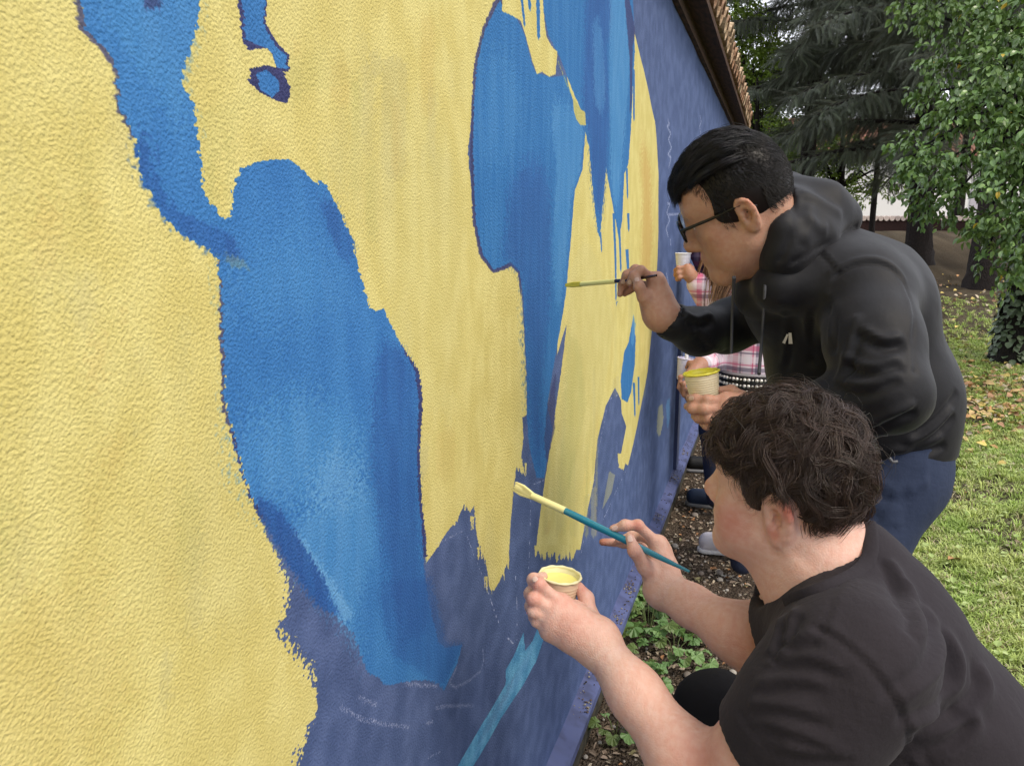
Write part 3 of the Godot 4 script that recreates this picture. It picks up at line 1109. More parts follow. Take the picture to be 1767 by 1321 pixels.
func head_field(f: Field, T: Transform3D, chubby: float) -> void:
	var s := T.basis.x.length()
	var b := T.basis.orthonormalized()
	f.ell(T * Vector3(0, 0.030, -0.007), b, Vector3(0.076, 0.092, 0.090) * s, 0.02)
	f.ell(T * Vector3(0, 0.035, 0.036), b, Vector3(0.064, 0.062, 0.056) * s, 0.03 * s)
	f.ell(T * Vector3(0, -0.038, 0.040), b, Vector3(0.054, 0.062, 0.050) * s, 0.03 * s)
	f.cap(T * Vector3(-0.034, 0.027, 0.074), T * Vector3(0.034, 0.027, 0.074), 0.011 * s, 0.011 * s, 0.022 * s)
	for q in [-1.0, 1.0]:
		f.cap(T * Vector3(q * 0.052, -0.056, 0.004), T * Vector3(q * 0.016, -0.106, 0.070), 0.024 * s, 0.018 * s, 0.03 * s)
		f.ell(T * Vector3(q * 0.045, -0.020, 0.052), b, Vector3(0.022, 0.017, 0.022) * s, 0.025 * s)
		if chubby > 0.0:
			f.ell(T * Vector3(q * 0.040, -0.055, 0.046), b, Vector3(0.030, 0.036, 0.034) * s * chubby, 0.03 * s)
		f.ell(T * Vector3(q * 0.033, 0.006, 0.099), b, Vector3(0.018, 0.012, 0.020) * s, 0.014 * s, true)
	f.cap(T * Vector3(-0.011, -0.108, 0.077), T * Vector3(0.011, -0.108, 0.077), 0.017 * s, 0.017 * s, 0.025 * s)
	# nose
	f.cap(T * Vector3(0, 0.012, 0.086), T * Vector3(0, -0.032, 0.107), 0.0085 * s, 0.0115 * s, 0.016 * s)
	f.cap(T * Vector3(0, -0.034, 0.108), T * Vector3(0, -0.038, 0.109), 0.0125 * s, 0.0115 * s, 0.008 * s)
	for q in [-1.0, 1.0]:
		f.cap(T * Vector3(q * 0.011, -0.040, 0.098), T * Vector3(q * 0.013, -0.040, 0.092), 0.0095 * s, 0.008 * s, 0.008 * s)
		f.cap(T * Vector3(q * 0.0065, -0.052, 0.106), T * Vector3(q * 0.007, -0.046, 0.104), 0.003 * s, 0.003 * s, 0.004 * s, true)
	# lips
	f.chain([T * Vector3(-0.022, -0.070, 0.078), T * Vector3(-0.008, -0.066, 0.091), T * Vector3(0.008, -0.066, 0.091), T * Vector3(0.022, -0.070, 0.078)], [0.005 * s, 0.0068 * s, 0.0068 * s, 0.005 * s], 0.008 * s)
	f.chain([T * Vector3(-0.019, -0.074, 0.079), T * Vector3(0, -0.078, 0.089), T * Vector3(0.019, -0.074, 0.079)], [0.005 * s, 0.0082 * s, 0.005 * s], 0.008 * s)
	f.chain([T * Vector3(-0.025, -0.072, 0.084), T * Vector3(0, -0.0715, 0.100), T * Vector3(0.025, -0.072, 0.084)], [0.002 * s, 0.0026 * s, 0.002 * s], 0.004 * s, true)
	# eyelids
	for q in [-1.0, 1.0]:
		f.chain([T * Vector3(q * 0.018, 0.004, 0.080), T * Vector3(q * 0.026, 0.013, 0.085), T * Vector3(q * 0.038, 0.013, 0.083), T * Vector3(q * 0.047, 0.005, 0.074)], [0.003 * s, 0.004 * s, 0.004 * s, 0.003 * s], 0.006 * s)
		f.chain([T * Vector3(q * 0.018, 0.002, 0.080), T * Vector3(q * 0.032, -0.007, 0.083), T * Vector3(q * 0.047, 0.002, 0.074)], [0.003 * s, 0.0035 * s, 0.003 * s], 0.006 * s)


func ear_field(f: Field, T: Transform3D, q: float, sc := 1.0, flare := 0.38) -> void:
	var s := T.basis.x.length() * sc
	var c := T * Vector3(q * 0.0805, -0.008, -0.016)
	var u := (T.basis * Vector3(-flare * q, -0.12, 0.90)).normalized()
	var v := (T.basis * Vector3(0.10 * q, 0.97, -0.18)).normalized()
	var w := u.cross(v).normalized() * (1.0 if q < 0 else -1.0)
	if w.dot(T.basis * Vector3(q, 0, 0)) < 0:
		w = -w
	v = (v - u * u.dot(v)).normalized()
	var P := func(a: float, e: float, o := 0.0) -> Vector3:
		return c + (u * a + v * e + w * o) * s
	var eb := Basis(w, v, u)
	f.ell(P.call(-0.003, 0.002, -0.001), eb, Vector3(0.0062, 0.031, 0.0175) * s, 0.008 * s)
	f.ell(P.call(0.010, -0.004, -0.006), eb, Vector3(0.010, 0.022, 0.008) * s, 0.010 * s)
	f.ell(P.call(-0.001, -0.003, 0.006), eb, Vector3(0.0135, 0.0185, 0.0125) * s, 0.004 * s, true)
	f.cap(P.call(0.004, -0.005, 0.004), P.call(0.005, -0.006, -0.012), 0.0065 * s, 0.004 * s, 0.004 * s, true)
	f.chain([P.call(0.006, 0.004, 0.002), P.call(0.013, 0.014, 0.002), P.call(0.012, 0.026, 0.003), P.call(0.003, 0.0345, 0.004), P.call(-0.008, 0.0335, 0.005), P.call(-0.017, 0.024, 0.006), P.call(-0.0195, 0.008, 0.006), P.call(-0.016, -0.008, 0.005), P.call(-0.009, -0.021, 0.003), P.call(0.001, -0.030, 0.001)], [0.003 * s, 0.0036 * s, 0.0042 * s, 0.0045 * s, 0.0045 * s, 0.0045 * s, 0.0042 * s, 0.004 * s, 0.005 * s, 0.0068 * s], 0.004 * s)
	f.chain([P.call(-0.002, 0.020, 0.003), P.call(-0.010, 0.012, 0.004), P.call(-0.0115, -0.002, 0.004), P.call(-0.007, -0.013, 0.004), P.call(0.001, -0.017, 0.003)], [0.0025 * s, 0.0032 * s, 0.0032 * s, 0.0032 * s, 0.003 * s], 0.004 * s)
	f.cap(P.call(0.011, -0.004, 0.003), P.call(0.010, -0.010, 0.003), 0.0045 * s, 0.004 * s, 0.004 * s)
	f.cap(P.call(0.004, -0.028, 0.0), P.call(0.009, -0.024, -0.003), 0.006 * s, 0.006 * s, 0.008 * s)


# fingers: list of chains, each [[px, py, depth], ...] from knuckle to tip; palm points are the knuckles and the wrist
func hand_field(f: Field, wrist: Vector3, wr: float, fingers: Array, thumb: Array, fr := 0.0085, pr := 0.013) -> void:
	var kn: Array[Vector3] = []
	for c in fingers:
		var m: Vector3 = at(c[0][0], c[0][1], c[0][2])
		kn.append(m)
		f.cap(wrist, m, wr * 0.86, pr, 0.022)
	for j in kn.size() - 1:
		f.cap(kn[j], kn[j + 1], pr * 0.95, pr * 0.95, 0.014)
		f.cap(kn[j].lerp(wrist, 0.45), kn[j + 1].lerp(wrist, 0.45), pr * 1.2, pr * 1.2, 0.02)
	var j := 0
	for c in fingers:
		var ps: Array = []
		var rs: Array = []
		var sz: float = fr * [1.0, 1.03, 0.98, 0.86][j % 4]
		for e in c.size():
			ps.append(at(c[e][0], c[e][1], c[e][2]))
			rs.append(sz * (1.12 if e == 0 else 1.0 if e < c.size() - 1 else 0.80))
		f.chain(ps, rs, 0.0045)
		for e in range(1, c.size() - 1):  # knuckle bends
			f.cap(ps[e], ps[e], sz * 1.1, sz * 1.1, 0.005)
		j += 1
	if thumb.size():
		var ps: Array = [wrist.lerp(at(thumb[0][0], thumb[0][1], thumb[0][2]), 0.35)]
		var rs: Array = [pr * 1.25]
		for e in thumb.size():
			ps.append(at(thumb[e][0], thumb[e][1], thumb[e][2]))
			rs.append(fr * (1.55 if e == 0 else 1.2 if e < thumb.size() - 1 else 0.9))
		f.chain(ps, rs, 0.008)


func skin_mat() -> StandardMaterial3D:
	var m := vcol(0.52, 0.4)
	m.subsurf_scatter_enabled = true
	m.subsurf_scatter_strength = 0.12
	m.uv1_triplanar = true
	m.uv1_scale = Vector3(9, 9, 9)
	m.albedo_texture = ntex(256, 256, noise(0.03, FastNoiseLite.TYPE_SIMPLEX, 4, 91), ramp2(Color(0.95, 0.86, 0.83), Color(1, 1, 1)))
	m.heightmap_enabled = true
	m.heightmap_texture = ntex(256, 256, noise(0.12, FastNoiseLite.TYPE_SIMPLEX, 2, 92))
	m.heightmap_scale = 0.05
	return m


func cloth(c: Color, rough: float, rim := 0.0, relief := 0.03, weave := 60.0) -> StandardMaterial3D:
	var m := std(c, rough)
	m.metallic_specular = 0.35
	if rim > 0.0:
		m.rim_enabled = true
		m.rim = rim
		m.rim_tint = 0.4
	m.uv1_triplanar = true
	m.uv1_scale = Vector3.ONE * 7.0
	m.albedo_texture = ntex(256, 256, noise(0.2, FastNoiseLite.TYPE_SIMPLEX, 4, 95), ramp2(Color(0.84, 0.84, 0.84), Color(1, 1, 1)))
	m.heightmap_enabled = true
	m.heightmap_texture = ntex(512, 512, noise(0.02, FastNoiseLite.TYPE_SIMPLEX, 5, 96))
	m.heightmap_scale = relief * 10.0
	return m


func fingernail(o: Node3D, f: Field, px: float, py: float, bx: float, by: float, col: Color) -> void:
	var p := trace(f, px, py)
	var q := trace(f, bx, by)
	if p == Vector3.INF or q == Vector3.INF:
		return
	var g := Vector3(f.dist(p + Vector3(0.002, 0, 0), f.all) - f.dist(p - Vector3(0.002, 0, 0), f.all), f.dist(p + Vector3(0, 0.002, 0), f.all) - f.dist(p - Vector3(0, 0.002, 0), f.all), f.dist(p + Vector3(0, 0, 0.002), f.all) - f.dist(p - Vector3(0, 0, 0.002), f.all)).normalized()
	var d := (p - q)
	d = (d - g * d.dot(g)).normalized()
	var b := Buf.new()
	b.tube(PackedVector3Array([p - d * 0.0055, p - d * 0.0035, p + d * 0.002, p + d * 0.0045]), PackedFloat32Array([0.0022, 0.0043, 0.0044, 0.0028]), 10, Color.WHITE, true, false, 0.3, g)
	part("fingernail", b.mesh(false), std(col.linear_to_srgb(), 0.3), o)


func eyes_of(T: Transform3D, parent: Node3D, iris: Color) -> void:
	var white := std(Color(0.86, 0.84, 0.82), 0.2)
	for q in [-1.0, 1.0]:
		var bf := Buf.new()
		var c := T * Vector3(q * 0.0325, 0.003, 0.0725)
		var ahead := (T.basis * Vector3(0, -0.1, 1)).normalized()
		var prof := PackedVector2Array()
		var cols := [Color(0.01, 0.01, 0.01), iris, Color(0.75, 0.72, 0.70)]
		for band in [[0.0, 0.18, 0], [0.18, 0.45, 1], [0.45, 1.7, 2]]:
			prof = PackedVector2Array()
			for k in 7:
				var an: float = lerpf(band[0], band[1], k / 6.0)
				prof.append(Vector2(sin(an), cos(an)) * 0.0118)
			prof.reverse()
			bf.lathe(c, ahead, prof, 16, cols[band[2]])
		part("eye", bf.mesh(), vcol(0.15), parent)


# ---- hair: strands that start on the skull, follow a path and taper
func strand(bf: Buf, path: PackedVector3Array, w: float, col: Color) -> void:
	var m := path.size()
	var s := bf.v.size()
	var side := Vector3(0.3, 0.9, 0.2)
	for k in m:
		var t := (path[mini(k + 1, m - 1)] - path[maxi(k - 1, 0)]).normalized()
		side = (side - t * side.dot(t)).normalized()
		var o := t.cross(side)
		var r := w * (1.0 - 0.85 * float(k) / (m - 1))
		for q in 3:
			var an := TAU * q / 3
			var nn := side * cos(an) + o * sin(an)
			bf.v.append(path[k] + nn * r)
			bf.n.append(nn)
			bf.c.append(col)
	for k in m - 1:
		for q in 3:
			var a := s + k * 3 + q
			var b := s + k * 3 + (q + 1) % 3
			bf.i.append_array(PackedInt32Array([a, b + 3, b, a, a + 3, b + 3]))


const SK_C := Vector3(0, 0.028, -0.007)
const SK_R := Vector3(0.079, 0.095, 0.093)


func skull(p: Vector3, h: float) -> Vector3:  # the point over the skull in that direction, h above it
	var d := p - SK_C
	var u := d / SK_R
	var on := SK_C + d / u.length()
	var n := (u / SK_R).normalized()
	return on + n * h


func hairline(z: float, low: float) -> float:
	if z > 0.055:
		return 0.062
	if z > 0.012:
		return lerpf(0.002, 0.062, (z - 0.012) / 0.043)
	if z > 0.0:
		return -0.018
	if z > -0.042:
		return 0.012
	return lerpf(0.012, low, clampf((-0.042 - z) / 0.02, 0.0, 1.0))


func curly_hair(T: Transform3D, parent: Node3D) -> void:
	var cap := Field.new()
	var s := T.basis.x.length()
	var b := T.basis.orthonormalized()
	cap.ell(T * (SK_C + Vector3(0, 0.004, -0.002)), b, (SK_R + Vector3(0.005, 0.006, 0.005)) * s, 0.01)
	# face, ears and nape stay free
	cap.ell(T * Vector3(0, -0.02, 0.115), b, Vector3(0.094, 0.101, 0.107) * s, 0.01, true)
	cap.ell(T * Vector3(0, -0.10, 0.02), b, Vector3(0.13, 0.100, 0.075) * s, 0.01, true)
	cap.ell(T * Vector3(0, -0.150, -0.06), b, Vector3(0.13, 0.075, 0.12) * s, 0.01, true)
	for q in [-1.0, 1.0]:
		cap.ell(T * Vector3(q * 0.088, -0.006, -0.018), b, Vector3(0.030, 0.038, 0.030) * s, 0.008, true)
	var bf := Buf.new()
	var dark := Color(0.020, 0.014, 0.012)
	bf.add(net(cap, 0.006, [], 1), dark)
	var crown := Vector3(0.01, 0.112, -0.045)
	var made := 0
	var tries := 0
	while made < 860 and tries < 30000:
		tries += 1
		var d := Vector3(rng.randfn(0, 1), rng.randfn(0, 1), rng.randfn(0, 1))
		if d.y < -1.2:
			continue
		if made < 150:
			d = crown - SK_C + Vector3(rng.randfn(0, 0.03), 0.0, rng.randfn(0, 0.03))
		if made > 690:  # fringe and temples
			d = Vector3(rnd(-1, 1), rnd(0.0, 0.9), rnd(0.0, 1.0))
		var p := skull(SK_C + d, 0.0)
		if p.y < hairline(p.z, -0.072) + 0.004:
			continue
		if made > 690 and (p.y > hairline(p.z, -0.055) + 0.022 or p.z < -0.01):
			continue
		made += 1
		var away := p - crown
		var n := (((p - SK_C) / SK_R) / SK_R).normalized()
		var dir := (away - n * away.dot(n)).normalized()
		dir = dir.rotated(n, rng.randfn(0.0, 0.55) if made > 150 else rnd(0, TAU))
		var ln := rnd(0.055, 0.095)
		var lift := rnd(0.006, 0.026)
		if p.z < -0.04:
			lift *= 0.75
		var low := p.y < 0.02
		if low:
			lift *= 0.55
			ln *= 0.7
		if p.z > 0.05:
			lift = rnd(0.012, 0.032)
			ln = rnd(0.045, 0.075)
		var lam := rnd(0.042, 0.068)
		var amp := rnd(0.006, 0.013)
		var ph := rnd(0, TAU)
		var K := 11
		var spine := PackedVector3Array()
		var cur := p
		var tip_curl := rnd(-1.2, 1.2)
		for k in K:
			var t := float(k) / (K - 1)
			var along := t * ln
			n = (((cur - SK_C) / SK_R) / SK_R).normalized()
			dir = (dir - n * dir.dot(n)).normalized()
			if t > 0.6:
				dir = dir.rotated(n, tip_curl * 0.3)
			var sd := n.cross(dir)
			var h := lift * sin(minf(t * 2.2, 1.0) * PI * 0.5) * (1.0 - 0.35 * maxf(t - 0.6, 0.0)) + 0.3 * amp * sin(TAU * along / lam + ph + 1.2)
			var nx := skull(cur, maxf(h, 0.002)) + sd * amp * sin(TAU * along / lam + ph)
			if Vector3(absf(nx.x), nx.y, nx.z).distance_to(Vector3(0.086, -0.010, -0.018)) < 0.034:
				break
			if k > 2 and nx.y < hairline(nx.z, -0.094) - (0.004 if nx.z < 0.05 else 0.016):
				break
			spine.append(nx)
			cur = skull(cur + dir * (ln / (K - 1)), 0.0)
		K = spine.size()
		if K < 4:
			continue
		var tone := rnd(0.75, 1.3)
		for q in 25:
			var o := Vector3(rng.randfn(0, 1), rng.randfn(0, 1), rng.randfn(0, 1)) * 0.0034
			var o2 := o * rnd(0.5, 1.3) + Vector3(rng.randfn(0, 1), rng.randfn(0, 1), rng.randfn(0, 1)) * 0.0022
			var path := PackedVector3Array()
			var cut := K if rng.randf() < 0.6 else maxi(3, K - rng.randi_range(1, 4))
			for k in cut:
				path.append(T * (spine[k] + o.lerp(o2, float(k) / K)))
			var br := tone * rnd(0.75, 1.25)
			strand(bf, path, rnd(0.0004, 0.0007), Color(0.052, 0.033, 0.026) * br)
	# flyaways
	for q in 80:
		var d := Vector3(rng.randfn(0, 1), absf(rng.randfn(0, 1)), rng.randfn(0, 1))
		var p := skull(SK_C + d, 0.0)
		if p.y < hairline(p.z, -0.05):
			continue
		var n := (p - SK_C).normalized()
		var dir := n.cross(Vector3(rng.randfn(0, 1), rng.randfn(0, 1), rng.randfn(0, 1))).normalized()
		if p.z > 0.0 and p.y < 0.085:
			continue
		var path := PackedVector3Array()
		for k in 8:
			var t := k / 7.0
			path.append(T * (skull(p + dir * 0.05 * t, 0.018 + 0.022 * sin(t * 2.6)) + n.cross(dir) * 0.008 * sin(t * 7.0 + q)))
		strand(bf, path, 0.00035, Color(0.035, 0.024, 0.018))
	var hm := vcol(0.40, 0.45)
	part("hair", bf.mesh(), hm, parent)


func short_hair(T: Transform3D, parent: Node3D) -> void:
	var cap := Field.new()
	var s := T.basis.x.length()
	var b := T.basis.orthonormalized()
	cap.ell(T * (SK_C + Vector3(0, 0.002, -0.002)), b, (SK_R + Vector3(0.003, 0.006, 0.004)) * s, 0.01)
	cap.ell(T * Vector3(0, -0.02, 0.118), b, Vector3(0.090, 0.096, 0.092) * s, 0.008, true)
	cap.ell(T * Vector3(0, -0.107, 0.03), b, Vector3(0.13, 0.110, 0.080) * s, 0.008, true)
	cap.ell(T * Vector3(0, -0.145, -0.06), b, Vector3(0.13, 0.085, 0.12) * s, 0.008, true)
	var bf := Buf.new()
	bf.add(net(cap, 0.005, [], 1), Color(0.008, 0.007, 0.007))
	# clipped sides and back
	for q in 13000:
		var d := Vector3(rng.randfn(0, 1), rng.randfn(0.2, 1), rng.randfn(-0.4, 1))
		var p := skull(SK_C + d, 0.0)
		if cap.dist(T * skull(p, 0.001), cap.all) > 0.003:
			continue
		if p.z > 0.028 and p.y < 0.022 + (p.z - 0.028) * 1.9 + rnd(-0.003, 0.006):
			continue
		if p.y < -0.034:
			continue
		if p.z > -0.05 and p.z < 0.012 and p.y < 0.034:
			continue
		var n := (((p - SK_C) / SK_R) / SK_R).normalized()
		var dir := Vector3(0, -1, -0.5) + Vector3(rng.randfn(0, 0.3), rng.randfn(0, 0.3), rng.randfn(0, 0.3))
		dir = (dir - n * dir.dot(n)).normalized()
		var ln := rnd(0.006, 0.010) + 0.006 * clampf(p.y * 8.0, 0.0, 1.0)
		strand(bf, PackedVector3Array([T * skull(p, 0.004), T * (skull(p, 0.008) + dir * ln * 0.5), T * (skull(p, 0.0095) + dir * ln)]), rnd(0.0003, 0.00048), Color(0.012, 0.011, 0.011) * rnd(0.7, 1.4))
	# the whorl at the back of the top
	for q in 900:
		var p := skull(Vector3(rng.randfn(0, 0.022), 0.12, -0.062 + rng.randfn(0, 0.02)), 0.0)
		var n := (((p - SK_C) / SK_R) / SK_R).normalized()
		var away := p - Vector3(0.0, 0.11, -0.062)
		var dir := away.rotated(n, 0.9) + Vector3(rng.randfn(0, 0.006), 0, rng.randfn(0, 0.006))
		dir = (dir - n * dir.dot(n)).normalized()
		strand(bf, PackedVector3Array([T * skull(p, 0.004), T * (skull(p + dir * 0.010, 0.011)), T * skull(p + dir * 0.022, 0.012), T * skull(p + dir * 0.032, 0.009)]), rnd(0.0004, 0.0006), Color(0.012, 0.011, 0.011) * rnd(0.7, 1.3))
	# longer top, combed to the front and lifted
	var made := 0
	while made < 620:
		var p := skull(Vector3(rng.randfn(0, 0.040), 0.12, rnd(-0.105, 0.075)), 0.0)
		if p.y < 0.075:
			continue
		made += 1
		var ft := clampf((p.z + 0.075) / 0.15, 0.0, 1.0)
		var ln := rnd(0.055, 0.085)
		var lift := lerpf(0.009, 0.020, ft) * rnd(0.35, 1.25)
		var K := 10
		var spine := PackedVector3Array()
		var dir := Vector3(rng.randfn(0.12, 0.13), 0.0, 1.0)
		var cur := p
		var wv := rnd(0, TAU)
		for k in K:
			var t := float(k) / (K - 1)
			var n := (((cur - SK_C) / SK_R) / SK_R).normalized()
			var dd := (dir - n * dir.dot(n)).normalized()
			var h := lift * sin(minf(t * 2.0, 1.0) * PI * 0.5) + 0.003 * sin(t * 5.0 + wv)
			spine.append(skull(cur, h) + Vector3(0.004 * sin(t * 4.0 + wv), 0, 0))
			# past the forehead the locks leave the skull and hang forward
			if cur.z > 0.066:
				cur = cur + Vector3(dir.x * 0.3, 0.10 - 0.75 * t, 0.9).normalized() * (ln / (K - 1))
			else:
				cur = skull(cur + dd * (ln / (K - 1)), 0.0)
		var tone := rnd(0.85, 1.2)
		for q in 18:
			var o := Vector3(rng.randfn(0, 1), rng.randfn(0, 1), rng.randfn(0, 1)) * 0.003
			var o2 := o * 0.35 + Vector3(rng.randfn(0, 1), rng.randfn(0, 1), rng.randfn(0, 1)) * 0.0018
			var path := PackedVector3Array()
			for k in K:
				path.append(T * (spine[k] + o.lerp(o2, float(k) / K)))
			strand(bf, path, rnd(0.0004, 0.0007), Color(0.014, 0.013, 0.014) * tone * rnd(0.7, 1.3))
	part("hair", bf.mesh(), vcol(0.40, 0.42), parent)


func brow_hair(T: Transform3D, parent: Node3D, col: Color) -> void:
	for q in [-1.0, 1.0]:
		var bf := Buf.new()
		for k in 150:
			var t := rng.randf()
			var p := Vector3(q * lerpf(0.014, 0.050, t), 0.027 + 0.006 * sin(t * 2.4) - 0.004 * t + rng.randfn(0, 0.0016), lerpf(0.0875, 0.070, t * t))
			var d := Vector3(q * 0.008, 0.0015 - 0.004 * t, -0.003 * t)
			strand(bf, PackedVector3Array([T * p, T * (p + d * 0.5 + Vector3(0, 0, 0.002)), T * (p + d)]), 0.0006, col * rnd(0.6, 1.4))
		part("eyebrow", bf.mesh(), vcol(0.6), parent)


func cup(called: String, label: String, top: Vector3, up: Vector3, rt: float, rb: float, h: float, body: Color, lip: Color, fill: Color, group := "") -> Node3D:
	var base := top - up * h
	var o := thing(called, label, "cup", base, group)
	var bf := Buf.new()
	var prof := PackedVector2Array([Vector2(0.0, 0.0), Vector2(rb * 0.96, 0.0), Vector2(rb, 0.002)])
	var ribs := 11
	for k in ribs + 1:
		var t := 0.06 + 0.80 * k / ribs
		var r := lerpf(rb, rt, t)
		prof.append(Vector2(r, t * h))
		if k < ribs:
			prof.append(Vector2(r + 0.0009, (t + 0.035) * h))
	prof.append(Vector2(rt * 0.985, h * 0.955))
	bf.lathe(base, up, prof, 40, body)
	part("cup_body", bf.mesh(), vcol(0.42), o)
	var lb := Buf.new()
	var ring := PackedVector3Array()
	var rr := PackedFloat32Array()
	var sx := up.cross(Vector3.RIGHT).normalized()
	var sy := up.cross(sx)
	for k in 40:
		ring.append(top + (sx * cos(TAU * k / 40) + sy * sin(TAU * k / 40)) * rt)
		rr.append(0.0019 + 0.0006 * sin(k * 1.7))
	lb.tube(ring, rr, 8, lip, false, true)
	lb.lathe(base, up, PackedVector2Array([Vector2(rt - 0.0005, h), Vector2(rt - 0.004, h * 0.86), Vector2(rt - 0.005, h * 0.80)]), 40, lip)
	part("rim", lb.mesh(), vcol(0.35), o)
	var pb := Buf.new()
	pb.lathe(base, up, PackedVector2Array([Vector2(rt - 0.0035, h * 0.885), Vector2(rt * 0.7, h * 0.872), Vector2(rt * 0.35, h * 0.868), Vector2(0.0, h * 0.868)]), 40, fill)
	part("paint", pb.mesh(), vcol(0.22), o)
	return o


func brush(label: String, pts: Array, rs: Array, cols: Array, flat_dir: Vector3) -> Node3D:
	# pts: bristle tip, ferrule end, ferrule start, handle points ... handle end
	var o := thing("paintbrush", label, "paintbrush", pts[2], "paintbrushes in use at the wall")
	var hb := Buf.new()
	var hp := PackedVector3Array()
	var hr := PackedFloat32Array()
	for k in range(2, pts.size()):
		hp.append(pts[k])
		hr.append(rs[k])
	hb.tube(hp, hr, 14)
	var hm := std(cols[2], 0.25)
	hm.clearcoat_enabled = true
	hm.clearcoat = 1.0
	hm.clearcoat_roughness = 0.08
	part("handle", hb.mesh(false), hm, o)
	var fb := Buf.new()
	fb.tube(PackedVector3Array([pts[1], pts[1].lerp(pts[2], 0.5), pts[2].lerp(pts[3], 0.01)]), PackedFloat32Array([rs[1], rs[1] * 1.02, rs[2] * 1.12]), 14)
	part("ferrule", fb.mesh(false), std(cols[1], 0.5), o)
	var bb := Buf.new()
	var ax_ := (pts[0] - pts[1]) as Vector3
	var side := (flat_dir - ax_.normalized() * flat_dir.dot(ax_.normalized())).normalized()
	for k in 90:
		var u := rnd(-1, 1)
		var w := rnd(-0.4, 0.4)
		var thick := ax_.normalized().cross(side)
		var p0: Vector3 = pts[1] + (side * u * 0.9 + thick * w) * rs[1]
		var p2: Vector3 = pts[0] + side * u * rs[0] + thick * w * rs[0] * 0.4 + ax_ * rnd(-0.10, 0.0)
		var pm: Vector3 = p0.lerp(p2, 0.55) + side * u * rs[0] * 0.25
		bb.tube(PackedVector3Array([p0, pm, p2]), PackedFloat32Array([0.0011, 0.0013, 0.0004]), 4, Color(1, 1, 1))
	bb.tube(PackedVector3Array([pts[1], pts[1].lerp(pts[0], 0.35), pts[1].lerp(pts[0], 0.7), pts[1].lerp(pts[0], 0.93)]), PackedFloat32Array([rs[1], lerpf(rs[1], rs[0], 0.2), lerpf(rs[1], rs[0], 0.6), rs[0] * 0.8]), 14, Color.WHITE, true, false, 0.45, ax_.normalized().cross(side))
	part("bristles", bb.mesh(false), std(cols[0], 0.4), o)
	return o


